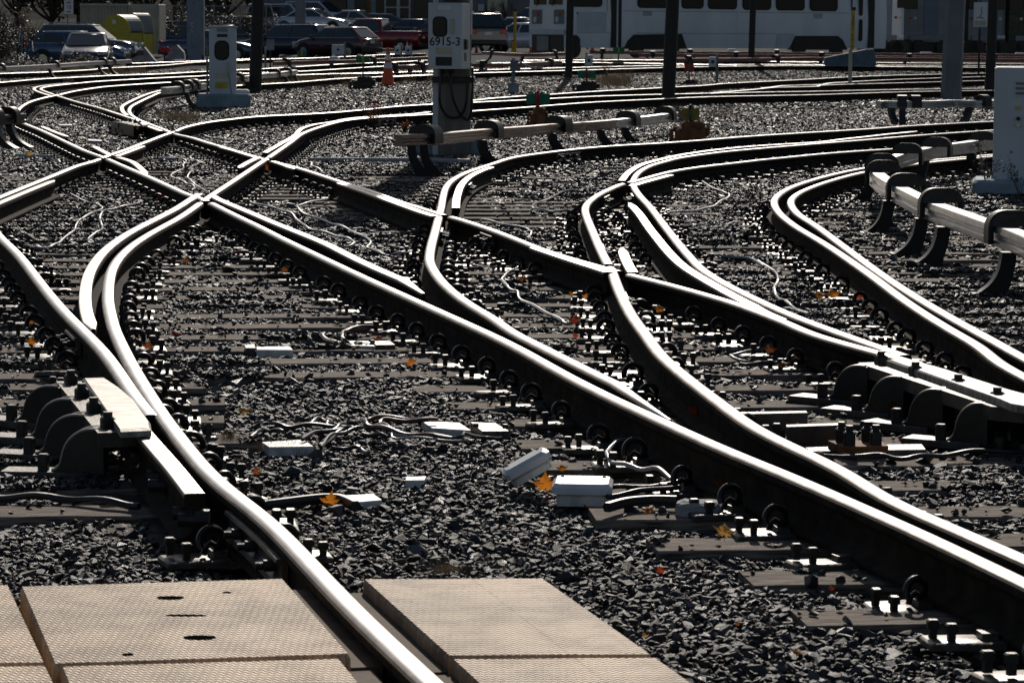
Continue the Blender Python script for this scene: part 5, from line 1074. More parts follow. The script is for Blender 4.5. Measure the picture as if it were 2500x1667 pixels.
# switch targets
def target(label, x, yb, yt, wt, ht, body, col, vane='red', bw=40, bh=30, half=False):
    b = W(x, yb); S = FPX/b.y; t = thing('switch_stand', label, 'switch stand', b, 0, 'switch stands with coloured targets')
    h = (yb-yt)/S; B = bh/S; Wd = bw/S
    mb = MB(); mb.bbox((0, 0, .02), (Wd*1.05, .34, .05), .01); mb.bbox((0, 0, B*.35), (Wd*.8, .26, B*.6), .03); mb.bbox((Wd*.08, 0, B*.78), (Wd*.62, .2, B*.42), .03); mb.cyl((-Wd*.45, 0, B*.6), (-Wd*.2, 0, B*.6), B*.14, 8); mb.bbox((-Wd*.5, 0, B*.3), (Wd*.1, .12, B*.62), .01); mb.bbox((Wd*.45, 0, B*.5), (Wd*.12, .16, B*.5), .02)
    for k in range(3): mb.cyl((-Wd*.1 + k*Wd*.16, -.02, B*.95), (-Wd*.1 + k*Wd*.16, -.02, B*1.04), Wd*.035, 8)
    mb.build('stand_body', M[body], t)
    MB().cyl((0, 0, B*.9), (0, 0, h), .022, 8).build('spindle', M['red' if vane == 'red' and body != 'iron' else 'iron'], t)
    zc_ = h - ht/S/2 - .05; w = wt/S/2
    for s in (-1, 1):
        MB().bbox((s*(w/2 + .012), 0, zc_), (w, .008, ht/S), .004).build('target_blade', M[col], t)
    if vane: MB().extr([(-.1, zc_ - ht/S*.42), (.1, zc_ - ht/S*.42), (.13, zc_), (.1, zc_ + ht/S*.42), (-.1, zc_ + ht/S*.42), (-.13, zc_)], 'x', -.006, .006).build('side_vane', M[vane], t)
    if vane: MB().bbox((0, -.03, zc_), (wt/S*.16, .05, ht/S*.9), .01).build('hub', M[vane], t)
target('rusty switch stand with big green blades behind the brown conductor rail', 1313, 303, 222, 54, 25, 'rust', 'green', 'red', 48, 42)
target('rusty switch stand with dull yellow blades beside the broad dark pole', 1685, 344, 256, 39, 29, 'rust', 'olive', 'green', 92, 48)
target('dark switch stand with green and red blades beyond the thin rails', 1432, 222, 168, 42, 19, 'iron', 'green', 'red', 62, 24)
target('dark switch stand with a red and green disc right of the broad pole', 1682, 206, 152, 20, 18, 'iron', 'red', 'green', 40, 12)
target('dark switch stand with green and yellow blades next to the tall cone', 886, 217, 132, 30, 17, 'iron', 'green', 'yellow', 60, 30)
target('distant green switch target in front of the train side', 1510, 165, 113, 26, 15, 'iron', 'green', 'yellow', 20, 6)
target('distant green and yellow switch target behind the pink rail', 737, 150, 122, 22, 13, 'iron', 'green', 'yellow', 20, 6)
# traffic cones
def cone(label, x, yb, yt, striped=True):
    b = W(x, yb); S = FPX/b.y; h = (yb-yt)/S; t = thing('traffic_cone', label, 'traffic cone', b, 0, 'orange traffic cones'); f = lambda z: h*(.15*(1-z)+.03)
    def ring(z0, z1, mt, nm): MB().lathe([(f(z0)+.002*(nm!='cone_body'), h*z0), (f(z1)+.002*(nm!='cone_body'), h*z1)], n=14).build(nm, M[mt], t, smooth=40)
    MB().bbox((0, 0, .02), (h*.42, h*.42, .04), .02).build('foot', M['orange'], t)
    ring(.03, 1, 'orange', 'cone_body')
    if striped: ring(.44, .59, 'conewhite', 'stripe'); ring(.66, .82, 'conewhite', 'stripe')
cone('tall orange cone with two white stripes left of the numbered mast', 947, 207, 117)
cone('orange cone with a white stripe in front of the red pickup', 906, 134, 91); cone('orange cone with a white stripe below the pickup tailgate', 994, 128, 101)
cone('orange cone with a white stripe behind the dark tailgated car', 1187, 125, 100); cone('faded orange cone left of the dark tailgated car', 1163, 130, 106)
cone('plain orange cone in front of the white sedan', 1297, 128, 98, False); cone('plain orange cone against the side of the white train', 1446, 125, 96, False)
cone('orange cone with a white band among the barrels', 848, 136, 100); cone('orange cone at the front of the parked silver car', 272, 145, 120)
b = W(834, 136); S = FPX/b.y; t = thing('traffic_barrel', 'orange barricade with a white base near the dark hatchback', 'barricade', b)
MB().bbox((0, 0, 38/S), (36/S, .1, 20/S), .02).build('board', M['orange'], t); MB().bbox((0, 0, 12/S), (30/S, .3, 26/S), .04).build('base', M['conewhite'], t)
# grey signal boxes on posts and white covers
for lab, x, yb, x0, y0, w, h in (('small grey box on a thin post right of the train cab', 1432, 172, 1437, 148, 19, 26), ('small grey box on legs with a post right of the broad pole', 1750, 200, 1738, 152, 17, 24), ('pair member grey box behind the pink rail, nearest the mast', 1004, 150, 997, 124, 15, 20), ('pair member grey box behind the pink rail, farther from the mast', 979, 150, 971, 124, 15, 20), ('grey twin box behind the pink rail below the barricade', 842, 150, 826, 122, 30, 24)):
    b = W(x, yb); S = FPX/b.y; t = thing('signal_box', lab, 'signal box', b, 0, 'small grey boxes on posts'); MB().cyl((0,0,-.05), (0,0,(yb-y0+h/2+6)/S), .04, 8).build('post', M['greypole'], t)
    q = MB().bbox(((x0-x)/S, -.12, (yb-y0)/S), (w/S, .2, h/S), .02).build('box', M['greybox'], t); MB().cyl(((x0-x)/S, -.23, (yb-y0)/S), ((x0-x)/S, -.222, (yb-y0)/S), .05, 8).build('knob', M['black'], q)
b = W(1253, 226); S = FPX/b.y; t = thing('junction_post', 'grey junction post on a concrete foot right of the mast', 'junction post', b)
MB().bbox((0, 0, 10/S), (26/S, .3, 28/S), .02).build('concrete_foot', M['concrete'], t); MB().bbox((0, .05, 50/S), (9/S, .1, 66/S), .01).build('post', M['greypole'], t); MB().bbox((2/S, -.06, 65/S), (21/S, .14, 28/S), .02).build('box', M['greypole'], t); MB().tube([(12/S, 0, 75/S), (30/S, .3, 66/S), (55/S, .5, 55/S)], .02, 5).build('pipe', M['alu'], t)
for lab, x, yb, w, h in (('white plastic cover hung on the pink rail left of the cone', 816, 153, 27, 14), ('white plastic cover right of the numbered mast', 1172, 167, 30, 17), ('pale lilac cover box on the far red rail at the right', 2262, 140, 38, 12), ('small white cover on the far red rail before the train', 1788, 127, 23, 7), ('lilac cover box at the far right edge', 2490, 138, 26, 9)):
    b = W(x, yb, .1); S = FPX/b.y; mb = MB().extr([(-w/2/S,0),(w/2/S,0),(w/2/S,h*.55/S),(w*.3/S,h/S),(-w*.35/S,h/S),(-w/2/S,h*.5/S)], 'y', -.15, .15); tag(mb.build('rail_cover', M['white'], loc=b), lab, 'cover')
b = W(402, 150); S = FPX/b.y; t = thing('red_marker', 'low red oval reflector on a stand by the beige container', 'marker', b); MB().extr(rounded(26/S, 14/S, 7/S), 'y', -.03, .03).build('disc', M['red'], t, loc=(0, 0, 28/S)); MB().cyl((0,0,0), (0,0,24/S), .04, 8).build('post', M['iron'], t)

# ------------------------------------------------------------------ cars
def lerp(a, b, t): return a + (b-a)*t
PAINTS = {}
def paint(c):
    if c not in PAINTS: PAINTS[c] = mat('car_paint', c, .2, .3, var=.04, vscale=2, coat=1.0)
    return PAINTS[c]
STY = {  # length, width, lower profile (x from rear, top z), cabin A,B,C,D (x), roof z, belt z
 'sedan': (4.6, 1.78, [(0,.62),(.03,.88),(.5,.98),(1.1,1.0),(3.2,.97),(3.9,.86),(4.4,.74),(4.58,.55),(4.6,.4)], (3.35,2.5,1.45,.75), 1.45, .96),
 'hatch': (4.2, 1.78, [(0,.6),(.04,.95),(.4,1.02),(3.0,1.0),(3.7,.88),(4.05,.74),(4.18,.55),(4.2,.4)], (3.2,2.35,.75,.12), 1.5, .98),
 'suv': (4.7, 1.86, [(0,.6),(.03,1.0),(.4,1.08),(3.3,1.06),(4.1,.98),(4.5,.86),(4.68,.6),(4.7,.42)], (3.5,2.75,.55,.1), 1.7, 1.05),
 'pickup': (5.4, 1.95, [(0,.6),(.02,1.12),(.3,1.13),(2.1,1.13),(3.6,1.12),(4.6,1.06),(5.2,.95),(5.38,.7),(5.4,.45)], (4.0,3.45,2.15,1.98), 1.78, 1.1),
 'van': (4.9, 1.95, [(0,.6),(.02,1.1),(.3,1.15),(3.9,1.12),(4.5,1.02),(4.8,.85),(4.9,.45)], (4.35,3.4,.25,.05), 2.0, 1.12)}
def car(style, label, col, loc, heading, cat='car', sill=.24):
    L, Wd, prof, (xa, xb, xc, xd), zr, zb = STY[style]; hw = Wd/2; t = thing('parked_' + ('pickup' if style == 'pickup' else 'car'), label, cat, loc, heading, 'vehicles in the parking lot')
    pm = paint(col); vs = []; fs = []; n = 10
    xs = [p[0] for p in prof]; st = sorted(set(xs + [L*i/14 for i in range(15)]))
    for x in st:
        zt = float(np.interp(x, xs, [p[1] for p in prof])); u = x / L; w = hw * (1 - .12*max(0, (u-.8)/.2)**2 - .08*max(0, (.12-u)/.12)**2); zl = sill + .12*max(0, (u-.93)/.07) + .1*max(0, (.05-u)/.05)
        zt = max(zt, zl + .1)
        vs += [(x-L/2, y, z) for y, z in ((-w*.9,zl),(-w*.985,zl+.1),(-w,lerp(zl,zt,.55)),(-w*.97,zt-.07),(-w*.88,zt),(w*.88,zt),(w*.97,zt-.07),(w,lerp(zl,zt,.55)),(w*.985,zl+.1),(w*.9,zl))]
    for i in range(len(st)-1): fs += [(i*n+k, (i+1)*n+k, (i+1)*n+(k+1)%n, i*n+(k+1)%n) for k in range(n)]
    fs += [tuple(range(n)), tuple(reversed(range((len(st)-1)*n, len(st)*n)))]
    body = MB().add(vs, fs); body.build('body', pm, t, smooth=62)
    A, B, C, D = [q - L/2 for q in (xa, xb, xc, xd)]; wb, wr = hw*.9, hw*.74
    ca = MB().add([(A,-wb,zb-.04),(B,-wr,zr-.05),(C,-wr,zr-.05),(D,-wb,zb-.04),(A,wb,zb-.04),(B,wr,zr-.05),(C,wr,zr-.05),(D,wb,zb-.04),(B-.08,-wr*.9,zr),(C+.08,-wr*.9,zr),(C+.08,wr*.9,zr),(B-.08,wr*.9,zr)],
                  [(0,1,2,3),(7,6,5,4),(0,4,5,1),(3,2,6,7),(1,8,9,2),(6,10,11,5),(1,5,11,8),(2,9,10,6),(8,11,10,9)])
    ca.build('cabin', pm, t, smooth=62)
    def glass(nm, q, ins, push):
        c = sum((Vector(p) for p in q), Vector())/4; nrm = (Vector(q[1])-Vector(q[0])).cross(Vector(q[2])-Vector(q[0])).normalized(); nrm = nrm if nrm.dot(c - Vector((0,0,1))) > 0 else -nrm
        w = [Vector(p)*ins + c*(1-ins) + nrm*push for p in q]; o = MB().add(w + [p - nrm*.012 for p in w], [(0,1,2,3),(7,6,5,4)] + [(i,4+i,4+(i+1)%4,(i+1)%4) for i in range(4)]).build(nm, M['carglass'], t)
    glass('windscreen', [(A,-wb,zb),(B,-wr,zr-.05),(B,wr,zr-.05),(A,wb,zb)], .9, .008); glass('rear_window', [(D,-wb,zb),(C,-wr,zr-.05),(C,wr,zr-.05),(D,wb,zb)], .86, .008)
    for s in (-1, 1):
        f = .48 if style != 'pickup' else .5
        def sp(x, z): return (x, s*lerp(wb, wr, (z-zb)/(zr-.05-zb)), z)
        mb_, mt_ = lerp(A, D, f), lerp(B, C, f)
        glass('side_window', [sp(A-.16,zb+.03),sp(B-.08,zr-.1),sp(mt_+.04,zr-.1),sp(mb_+.04,zb+.03)], .98, .006)
        glass('side_window', [sp(mb_-.04,zb+.03),sp(mt_-.04,zr-.1),sp(C+.12,zr-.1),sp(D+.2,zb+.03)], .98, .006)
        MB().bbox((A-.25, s*(hw+.06), zb+.06), (.12, .2, .13), .03).build('mirror', pm, t)
        hl = MB().bbox((L/2-.14, s*hw*.68, .72 if style in ('sedan','hatch') else .84), (.3, .34, .14), .04).build('headlight', M['clearlamp'], t)
        MB().bbox((-L/2+.06, s*hw*.74, .88), (.14, .34, .16 if style != 'suv' else .24), .03).build('taillight', M['redlamp'], t)
        for x in (-L*.32, L*.31):
            w = thing_part('wheel', t, (x, s*(hw-.1), .33))
            MB().cyl((0,-.11,0), (0,.11,0), .33, 20).build('tyre', M['tyre'], w, smooth=40); MB().cyl((0,-.115,0), (0,.115,0), .2, 12).build('rim', M['chrome'], w)
            MB().cyl((x, s*(hw-.25), .36), (x, s*(hw+.004), .36), .4, 20).build('wheel_arch', M['black'], t)
    for x, s in ((-L/2-.012, -1), (L/2+.004, 1)): MB().bbox((x, 0, .62 if s > 0 else .8), (.02, .36, .13), .004).build('number_plate', M['sign'], t)
    MB().bbox((L/2-.01, 0, .5), (.06, hw*1.2, .2), .02).build('grille', M['black'], t); MB().bbox((-L/2+.02, 0, .42), (.1, hw*1.8, .2), .04).build('rear_bumper', M['black'], t)
    MB().tube([(B+.01, -wr*.9, zr-.035), (B+.01, wr*.9, zr-.035)], .02, 8).tube([(C-.01, -wr*.9, zr-.035), (C-.01, wr*.9, zr-.035)], .02, 8).build('roof_glint_tube', M['chrome'], t, smooth=60)  # chrome tubes added across the roof ends to catch sun glints
    for s in (-1, 1): MB().tube([(A-.2, s*(wb+.012), zb+.01), (D+.2, s*(wb+.012), zb+.01)], .016, 8).build('belt_glint_tube', M['chrome'], t, smooth=60)  # chrome tubes added along the belt line for more sun glints
    if style == 'pickup':
        MB().box((-L/2+1.05, 0, 1.137), (1.75, Wd*.8, .01)).build('cargo_bed', M['black'], t)
    if style == 'suv':
        for s in (-1, 1): MB().tube([(B-.2, s*wr*.85, zr), (B-.3, s*wr*.85, zr+.06), (C+.3, s*wr*.85, zr+.06), (C+.2, s*wr*.85, zr)], .018, 6).build('roof_rail', M['chrome'], t)
    return t
def thing_part(name, parent, loc):
    o = bpy.data.objects.new(name, None); COL.objects.link(o); o.parent = parent; o.location = loc; o.empty_display_size = .1; return o
def pcar(style, label, col, x, Y, heading, roofy, cat='car', k=1.0):
    zr = STY[style][4] * k; s_ = FPX / Y; p = at(x, Y); p.z = H + (HOR + ROLL*(x-1250) - roofy) / s_ - zr
    t = car(style, label, col, p, heading, cat); t.scale = (k, k, k); return t
pcar('hatch', 'blue hatchback side on at the far left, in front of the estate', (0.06,0.1,0.19), 192, 126, R(-3), 76)
pcar('suv', 'dark grey estate with roof rails parked behind the blue hatchback', (0.1,0.11,0.13), 214, 133, R(-6), 60)
pcar('sedan', 'dark navy sedan facing the camera below the speed sign', (0.02,0.025,0.045), 214, 112, R(-84), 80)
pcar('sedan', 'dark blue sedan behind the grey relay cabinet', (0.03,0.045,0.1), 515, 140, R(-8), 74)
pcar('van', 'dark van with a pale roof behind the leaning pole', (0.06,0.065,0.075), 590, 172, R(-70), 40)
pcar('suv', 'dark navy suv with red tail lamps left of the red pickup', (0.015,0.022,0.05), 706, 146, R(154), 60)
pcar('hatch', 'maroon hatchback with sun glare on its rear window', (0.06,0.02,0.025), 822, 142, R(146), 66)
pcar('suv', 'white suv in the back row behind the grey round column', (0.6,0.61,0.63), 775, 184, R(-18), 4)
pcar('sedan', 'white sedan in the back row next to the white suv', (0.62,0.62,0.64), 765, 172, R(-14), 22)
pcar('van', 'white van far back, half hidden by the round column', (0.55,0.56,0.58), 695, 184, R(-30), 10)
pcar('pickup', 'dark red pickup with its tailgate to the right', (0.25,0.012,0.015), 914, 158, R(165), 46, 'pickup truck')
pcar('sedan', 'dark sedan behind the red pickup tailgate', (0.02,0.03,0.05), 1000, 170, R(170), 47)
pcar('hatch', 'dark hatchback right behind the numbered mast', (0.015,0.015,0.02), 1070, 160, R(150), 50)
pcar('suv', 'black suv showing its square tailgate right of the mast', (0.012,0.016,0.03), 1178, 138, R(97), 34)
pcar('sedan', 'white sedan beside the train cab', (0.6,0.6,0.62), 1272, 144, R(155), 56)
pcar('sedan', 'silver sedan in the row behind the white sedan', (0.35,0.36,0.38), 1252, 160, R(165), 43)
pcar('suv', 'dark blue suv at the back beside the train cab', (0.03,0.05,0.1), 1308, 170, R(160), 20)

pcar('sedan', 'dark grey sedan in the back row left of the leaning pole', (0.05,0.05,0.055), 560, 158, R(12), 62)
pcar('van', 'dark blue van behind the box column', (0.02,0.03,0.06), 440, 168, R(-20), 52)
pcar('sedan', 'pale silver sedan at the back left of the red pickup', (0.4,0.41,0.43), 850, 178, R(165), 26)
pcar('hatch', 'grey hatchback at the back between the pale silver sedan and the glass doors', (0.12,0.12,0.13), 940, 181, R(20), 34)
# ------------------------------------------------------------------ trains
TH = R(33); TX, TY = (1378-1250)/FPX*114, 114.0
def TU(x):
    k = (x - 1250) / FPX; return (k*TY - TX) / (math.cos(TH) - k*math.sin(TH))
def TZ(x, y):
    s_ = FPX / (TY + TU(x)*math.sin(TH)); return H + (HOR + ROLL*(x-1250) - y) / s_
t = thing('light_rail_car', 'white light rail car with dark windows, side on behind the far tracks', 'train', (TX, TY, 0), TH, 'trains standing beyond the yard')
zb, L = .72, 15.7
prof = [(0,zb),(-.05,1.2),(-.06,2.0),(0,2.75),(.12,3.4),(.5,3.75),(1.3,3.85),(2.1,3.75),(2.5,3.4),(2.6,2.75),(2.66,2.0),(2.65,1.2),(2.6,zb)]
def loft(prof, xs, ins):
    n = len(prof); c = (1.3, 2.2); vs = []
    for x, k in zip(xs, ins): vs += [(x, c[0]+(y-c[0])*k, c[1]+(z-c[1])*(k if z > 2 else 1)) for y, z in prof]
    fs = [(i*n+j, (i+1)*n+j, (i+1)*n+(j+1)%n, i*n+(j+1)%n) for i in range(len(xs)-1) for j in range(n)] + [tuple(range(n)), tuple(reversed(range((len(xs)-1)*n, len(xs)*n)))]
    return MB().add(vs, fs)
loft(prof, [0, .12, L-.12, L], [.97, 1, 1, .97]).build('body', M['trainwhite'], t, smooth=30)
def sidepanel(nm, mt, x0, x1, y0, y1, r=.12, push=.075, parent=None):
    xm = (x0+x1)/2; u0_, u1_ = TU(x0), TU(x1); za, zc = TZ(xm, y1), TZ(xm, y0); q = rounded(u1_-u0_, zc-za, min(r, (u1_-u0_)*.45))
    return MB().extr([(u+(u0_+u1_)/2, z+(za+zc)/2) for u, z in q], 'y', -push, -push+.03).build(nm, M[mt], parent or t)
for x0, x1, yb in ((1388,1460,17),(1548,1620,20),(1655,1706,21.5),(1719,1787,23),(1803,1870,24.6),(1884,1951,25.8),(1966,2031,27.4)):
    f_ = sidepanel('window', 'blackplastic', x0-1, x1+1, yb-54, yb+1, .16, .072); sidepanel('pane', 'glass', x0+1, x1-1, yb-52, yb-1, .14, .078, f_)
for x0, x1 in ((1483,1496),(1499,1508),(2107,2122)): sidepanel('door_gap', 'black', x0, x1, -70, 117, .03, .07)
sidepanel('door', 'greybox', 1496, 1500, -70, 117, .02, .074); sidepanel('handrail', 'chrome', 1474, 1477, -60, 30, .02, .1)
for x0, x1 in ((2066,2073),(2084,2093)):
    for ya, yb in ((-30,40),(48,101)): sidepanel('door_window', 'glass', x0, x1, ya, yb, .1, .078)
for x, y in ((1571,34),(1985,40)):
    for k in range(5): sidepanel('vent', 'greypole', x-11, x+11, y-5+k*2.4, y-4+k*2.4, .005, .07)
sidepanel('seam', 'greypole', 1512, 2060, 30, 30.7, .004, .068); sidepanel('seam', 'greypole', 1400, 1480, 80, 80.8, .004, .058); sidepanel('seam', 'greypole', 1545, 1930, 82, 83, .004, .058)
sidepanel('access_panel', 'greybox', 1400, 1472, 30, 78, .05, .066); sidepanel('marker_lamp', 'redlamp', 1399, 1403, 31, 35, .02, .08); sidepanel('access_panel', 'greybox', 1885, 1928, 85, 119, .02, .062)
def bogie(pts, wheels):
    q = [(TU(x), TZ(x, y)) for x, y in pts]; b = MB().extr(q, 'y', -.068, .02).build('wheel_recess_shade', M['black'], t)  # flat black panel paints the shade of the wheel opening
    for wx in wheels: MB().cyl((TU(wx), -.09, .66), (TU(wx), -.0, .66), .33, 20).cyl((TU(wx), -.1, .66), (TU(wx), -.09, .66), .12, 10).build('wheel', M['iron'], b)
    MB().box(((q[0][0]+q[3][0])/2, -.08, .75), ((q[3][0]-q[0][0])*.55, .03, .16)).build('bogie_frame', M['rust'] if False else M['iron'], b)
bogie([(1516,119.5),(1524,100),(1538,85),(1655,83),(1668,119.5)], (1545,1632)); bogie([(1914,122),(1930,88),(2034,88),(2046,98),(2058,122)], (1940,2030)); bogie([(1379,119),(1379,86),(1400,86),(1408,95),(1408,119)], (1392,))
def frontbox(nm, mt, y0, y1, z0, z1, push, dp=.06, par=None): return MB().bbox((-push+dp/2, (y0+y1)/2, (z0+z1)/2), (dp, y1-y0, z1-z0), .02).build(nm, M[mt], par or t)
frontbox('windscreen', 'glass', .3, 1.25, 2.35, 3.3, .02); frontbox('windscreen', 'glass', 1.4, 2.3, 2.35, 3.3, .02)
for y0 in (.18, 1.7):
    h_ = frontbox('lamp_housing', 'greypole', y0, y0+.7, 1.62, 2.16, .03); MB().cyl((-.045, y0+.25, 2.0), (-.02, y0+.25, 2.0), .09, 12).build('red_lamp', M['redlamp'], h_); MB().cyl((-.045, y0+.45, 1.78), (-.02, y0+.45, 1.78), .12, 12).build('headlamp', M['clearlamp'], h_)
frontbox('bumper', 'greybox', .1, 2.5, 1.22, 1.42, .08); frontbox('under_frame', 'black', .2, 2.4, .5, 1.2, .02); frontbox('coupler_box', 'silver', 1.2, 2.0, .6, 1.18, .06)
tn = MB(); [tn.tube([(-.06, y, 3.0), (-.05, y+.35, 2.3)], .02, 5) for y in (.6, 1.7)]; tn.build('wiper', M['black'], t)
def railcar(label, x0, x1, Y, col, dark, zlow=.95, faces=True):
    a, b = at(x0, Y), at(x1, Y); w = b.x - a.x; t2 = thing('rail_car', label, 'train', (a.x, Y, 0), R(-2), 'trains standing beyond the yard')
    MB().bbox((w/2, 5, 2.45), (w, 10, 3.0), .12).build('body', M[col], t2); MB().bbox((w/2, 4.8, .62), (w*.96, 9, .7), .05).build('under_frame', M['black'], t2)
    for fx in (.12, .8): MB().bbox((w*fx + .1, -.02, 2.95), (w*.24, .05, 1.1), .02).build('window', M['glass'], t2)
    MB().bbox((w*.48, -.02, 2.3), (w*.22, .05, 2.1), .02).build('end_door', M['bluegrey' if not dark else 'black'], t2); MB().bbox((w*.48, -.05, 3.1), (w*.14, .02, .5), .05).build('door_window', M['glass'], t2)
    for fx in (.2, .8):
        MB().cyl((w*fx-.1, -.03, 2.0), (w*fx-.1, .02, 2.0), .06, 10).build('red_lamp', M['redlamp'], t2); MB().cyl((w*fx+.12, -.04, 2.0), (w*fx+.12, .02, 2.0), .07, 10).build('headlamp', M['clearlamp'], t2)
    MB().bbox((w*.45, -.05, 1.15), (w*.6, .1, .22), .02).build('step', M['silver'], t2); MB().bbox((w*.9, -.02, 1.2), (w*.2, .04, .12), .01).build('number_plate', M['sign'], t2)
    for fx in (.12, .3, .7, .88): MB().cyl((w*fx, -.05, .72), (w*fx, .2, .72), .36, 16).build('wheel', M['iron'], t2)
    return t2
railcar('second white rail car with a red lamp behind the right end of the first', 2132, 2205, 127, 'trainwhite', False)
railcar('dull silver rail car facing the yard left of the grey column', 2194, 2352, 133, 'silver', False)
railcar('dull silver rail car right of the grey column, behind the notice board', 2356, 2452, 133.5, 'silver', False)
railcar('dark green rail car at the far right edge', 2455, 2600, 134, 'leafdark', True)

# ------------------------------------------------------------------ buildings and container
Yb = 186
def bx(x): return at(x, Yb).x
t = thing('station_building', 'grey station building with white framed glass doors behind the pickup', 'building', (0, Yb, gz(Yb)))
def wallp(nm, mt, x0, x1, y0, y1, push, par=None):
    s_ = FPX/Yb; z0 = H - gz(Yb) + (HOR + ROLL*((x0+x1)/2-1250) - y1)/s_; z1 = H - gz(Yb) + (HOR + ROLL*((x0+x1)/2-1250) - y0)/s_
    return MB().bbox(((bx(x0)+bx(x1))/2, -push, (z0+z1)/2), (bx(x1)-bx(x0), .1, z1-z0), .01).build(nm, M[mt], par or t)
MB().bbox(((bx(640)+bx(1700))/2, 4, 2.5), (bx(1700)-bx(640), 7.8, 5), .05).build('wall', M['wall'], t)
for x0, x1 in ((905,935),(848,866),(760,772),(1060,1085)): wallp('pilaster', 'bluegrey' if x0 in (905,848) else 'wall', x0, x1, -60, 90, .02 if x0 == 1060 else .12)
wallp('shop_window', 'glass', 867, 905, -60, 42, .06); wallp('shop_window', 'glass', 775, 846, -60, 50, .06); wallp('shop_window', 'glass', 918, 938, -60, 42, .14); wallp('shop_window', 'glass', 1012, 1045, -60, 44, .06)
for x0, x1 in ((938,972),(972,1002)):
    d = wallp('glass_door', 'wallwhite', x0, x1, -70, 55, .1); wallp('pane', 'glass', x0+5, x1-4, -60, 17, .17, d); wallp('pane', 'glass', x0+5, x1-4, 21, 45, .17, d)
wallp('door_step', 'concrete', 920, 1015, 53, 72, .3); wallp('poster', 'cream', 1190, 1238, -10, 30, .07); wallp('poster', 'wallwhite', 1167, 1182, 12, 28, .07); wallp('rail_loop', 'iron', 868, 872, 22, 45, .3)
# container
a, b = at(197, 152), at(390, 152); s_ = FPX/152; w = b.x - a.x; t = thing('shipping_container', 'beige shipping container with ribbed side behind the yellow bins', 'container', (a.x, 152, H + (HOR - 7 - 10) / s_ - 2.56))
hh = 2.5; n = 15; wl = w*.61; poly = []
for i in range(n): x0 = wl*i/n; d = wl/n; poly += [(x0, 0), (x0+d*.35, 0), (x0+d*.5, .05), (x0+d*.85, .05)]
poly += [(wl, 0), (wl, 2.6), (0, 2.6)]; MB().prism(poly, .1, hh - .06).build('ribbed_side', M['beige'], t)
MB().bbox((wl/2, 1.3, hh), (wl+.04, 2.7, .12), .02).build('top_rail', M['beige'], t)
MB().bbox((wl + (w-wl)/2, 1.4, hh/2 + .05), (w-wl-.02, 2.8, hh), .03).build('plain_end', M['beige'], t); MB().bbox((wl+.04, -.03, hh/2), (.09, .09, hh), .01).build('corner_post', M['beige'], t); MB().bbox((w-.05, -.03, hh/2), (.1, .09, hh), .01).build('corner_post', M['beige'], t)
MB().bbox((wl + (w-wl)*.55, .0, 1.6), (.35, .02, .5), .01).build('notice', M['bluegrey'], t)
MB().bbox((wl*1.02, -.06, 1.75), (.06, .05, .3), .01).build('latch', M['iron'], t)
for lab, x0, x1, Y, hgt in (('yellow round topped bin with a grey roller lid, the nearer one', 249, 332, 142, 1.75), ('yellow round topped bin with a grey roller lid, the farther one', 305, 352, 145, 1.9)):
    a, b = at(x0, Y), at(x1, Y); w = b.x - a.x; dp = .62; t = thing('storage_bin', lab, 'storage bin', (a.x, Y, H + (HOR - 7 - (36 if Y < 144 else 32)) / (FPX/Y) - hgt), R(-28), 'yellow bins before the container'); L_ = w*1.0
    arc = [(0, .5)] + [(L_/2 - L_/2*math.cos(R(q)), 1.0 + (hgt-1.0)*math.sin(R(q))) for q in range(0, 181, 12)] + [(L_, .5), (L_, 0), (0, 0)]
    MB().extr(arc, 'y', -.02, .06).build('end_panel', M['yellowbin'], t); MB().extr(arc, 'y', dp+.46, dp+.54).build('end_panel', M['yellowbin'], t)
    lid = MB(); pts = arc[1:-3]
    for (p, q) in zip(pts, pts[1:]):
        lid.add([(p[0],.06,p[1]),(q[0],.06,q[1]),(q[0],dp+.46,q[1]),(p[0],dp+.46,p[1]),(p[0]*.96+.03,.06,p[1]-.05),(q[0]*.96+.03,.06,q[1]-.05),(q[0]*.96+.03,dp+.46,q[1]-.05),(p[0]*.96+.03,dp+.46,p[1]-.05)], [(0,3,2,1),(4,5,6,7),(0,1,5,4),(2,3,7,6),(1,2,6,5),(3,0,4,7)])
    lid.build('roller_lid', M['greypole'], t); MB().bbox((L_/2, dp/2+.25, .45), (L_*.96, dp+.4, .9), .02).build('bin_body', M['yellowbin'], t)
    MB().bbox((L_*.45, -.03, hgt-.35), (.2, .02, .18), .005).build('label', M['sign'], t)
# chain-link fence behind the lot
a, b = at(395, 158), at(650, 158); t = thing('mesh_fence', 'dark chain link fence behind the parked cars left of the building', 'fence', (a.x, 158, gz(158))); w = b.x - a.x
fm = MB(); 
for i in range(60): x = w*i/60; fm.tube([(x, 0, 0), (x + 1.0, 0, 2.0)], .008, 3); fm.tube([(x + 1.0, 0.01, 0), (x, 0.01, 2.0)], .008, 3)
fm.build('mesh', M['iron'], t); MB().cyl((0,0,2.0), (w+1,0,2.0), .03, 6).build('top_rail', M['greypole'], t)
for i in range(5): MB().cyl((w*i/4, 0, 0), (w*i/4, 0, 2.1), .035, 6).build('fence_post', M['greypole'], t)

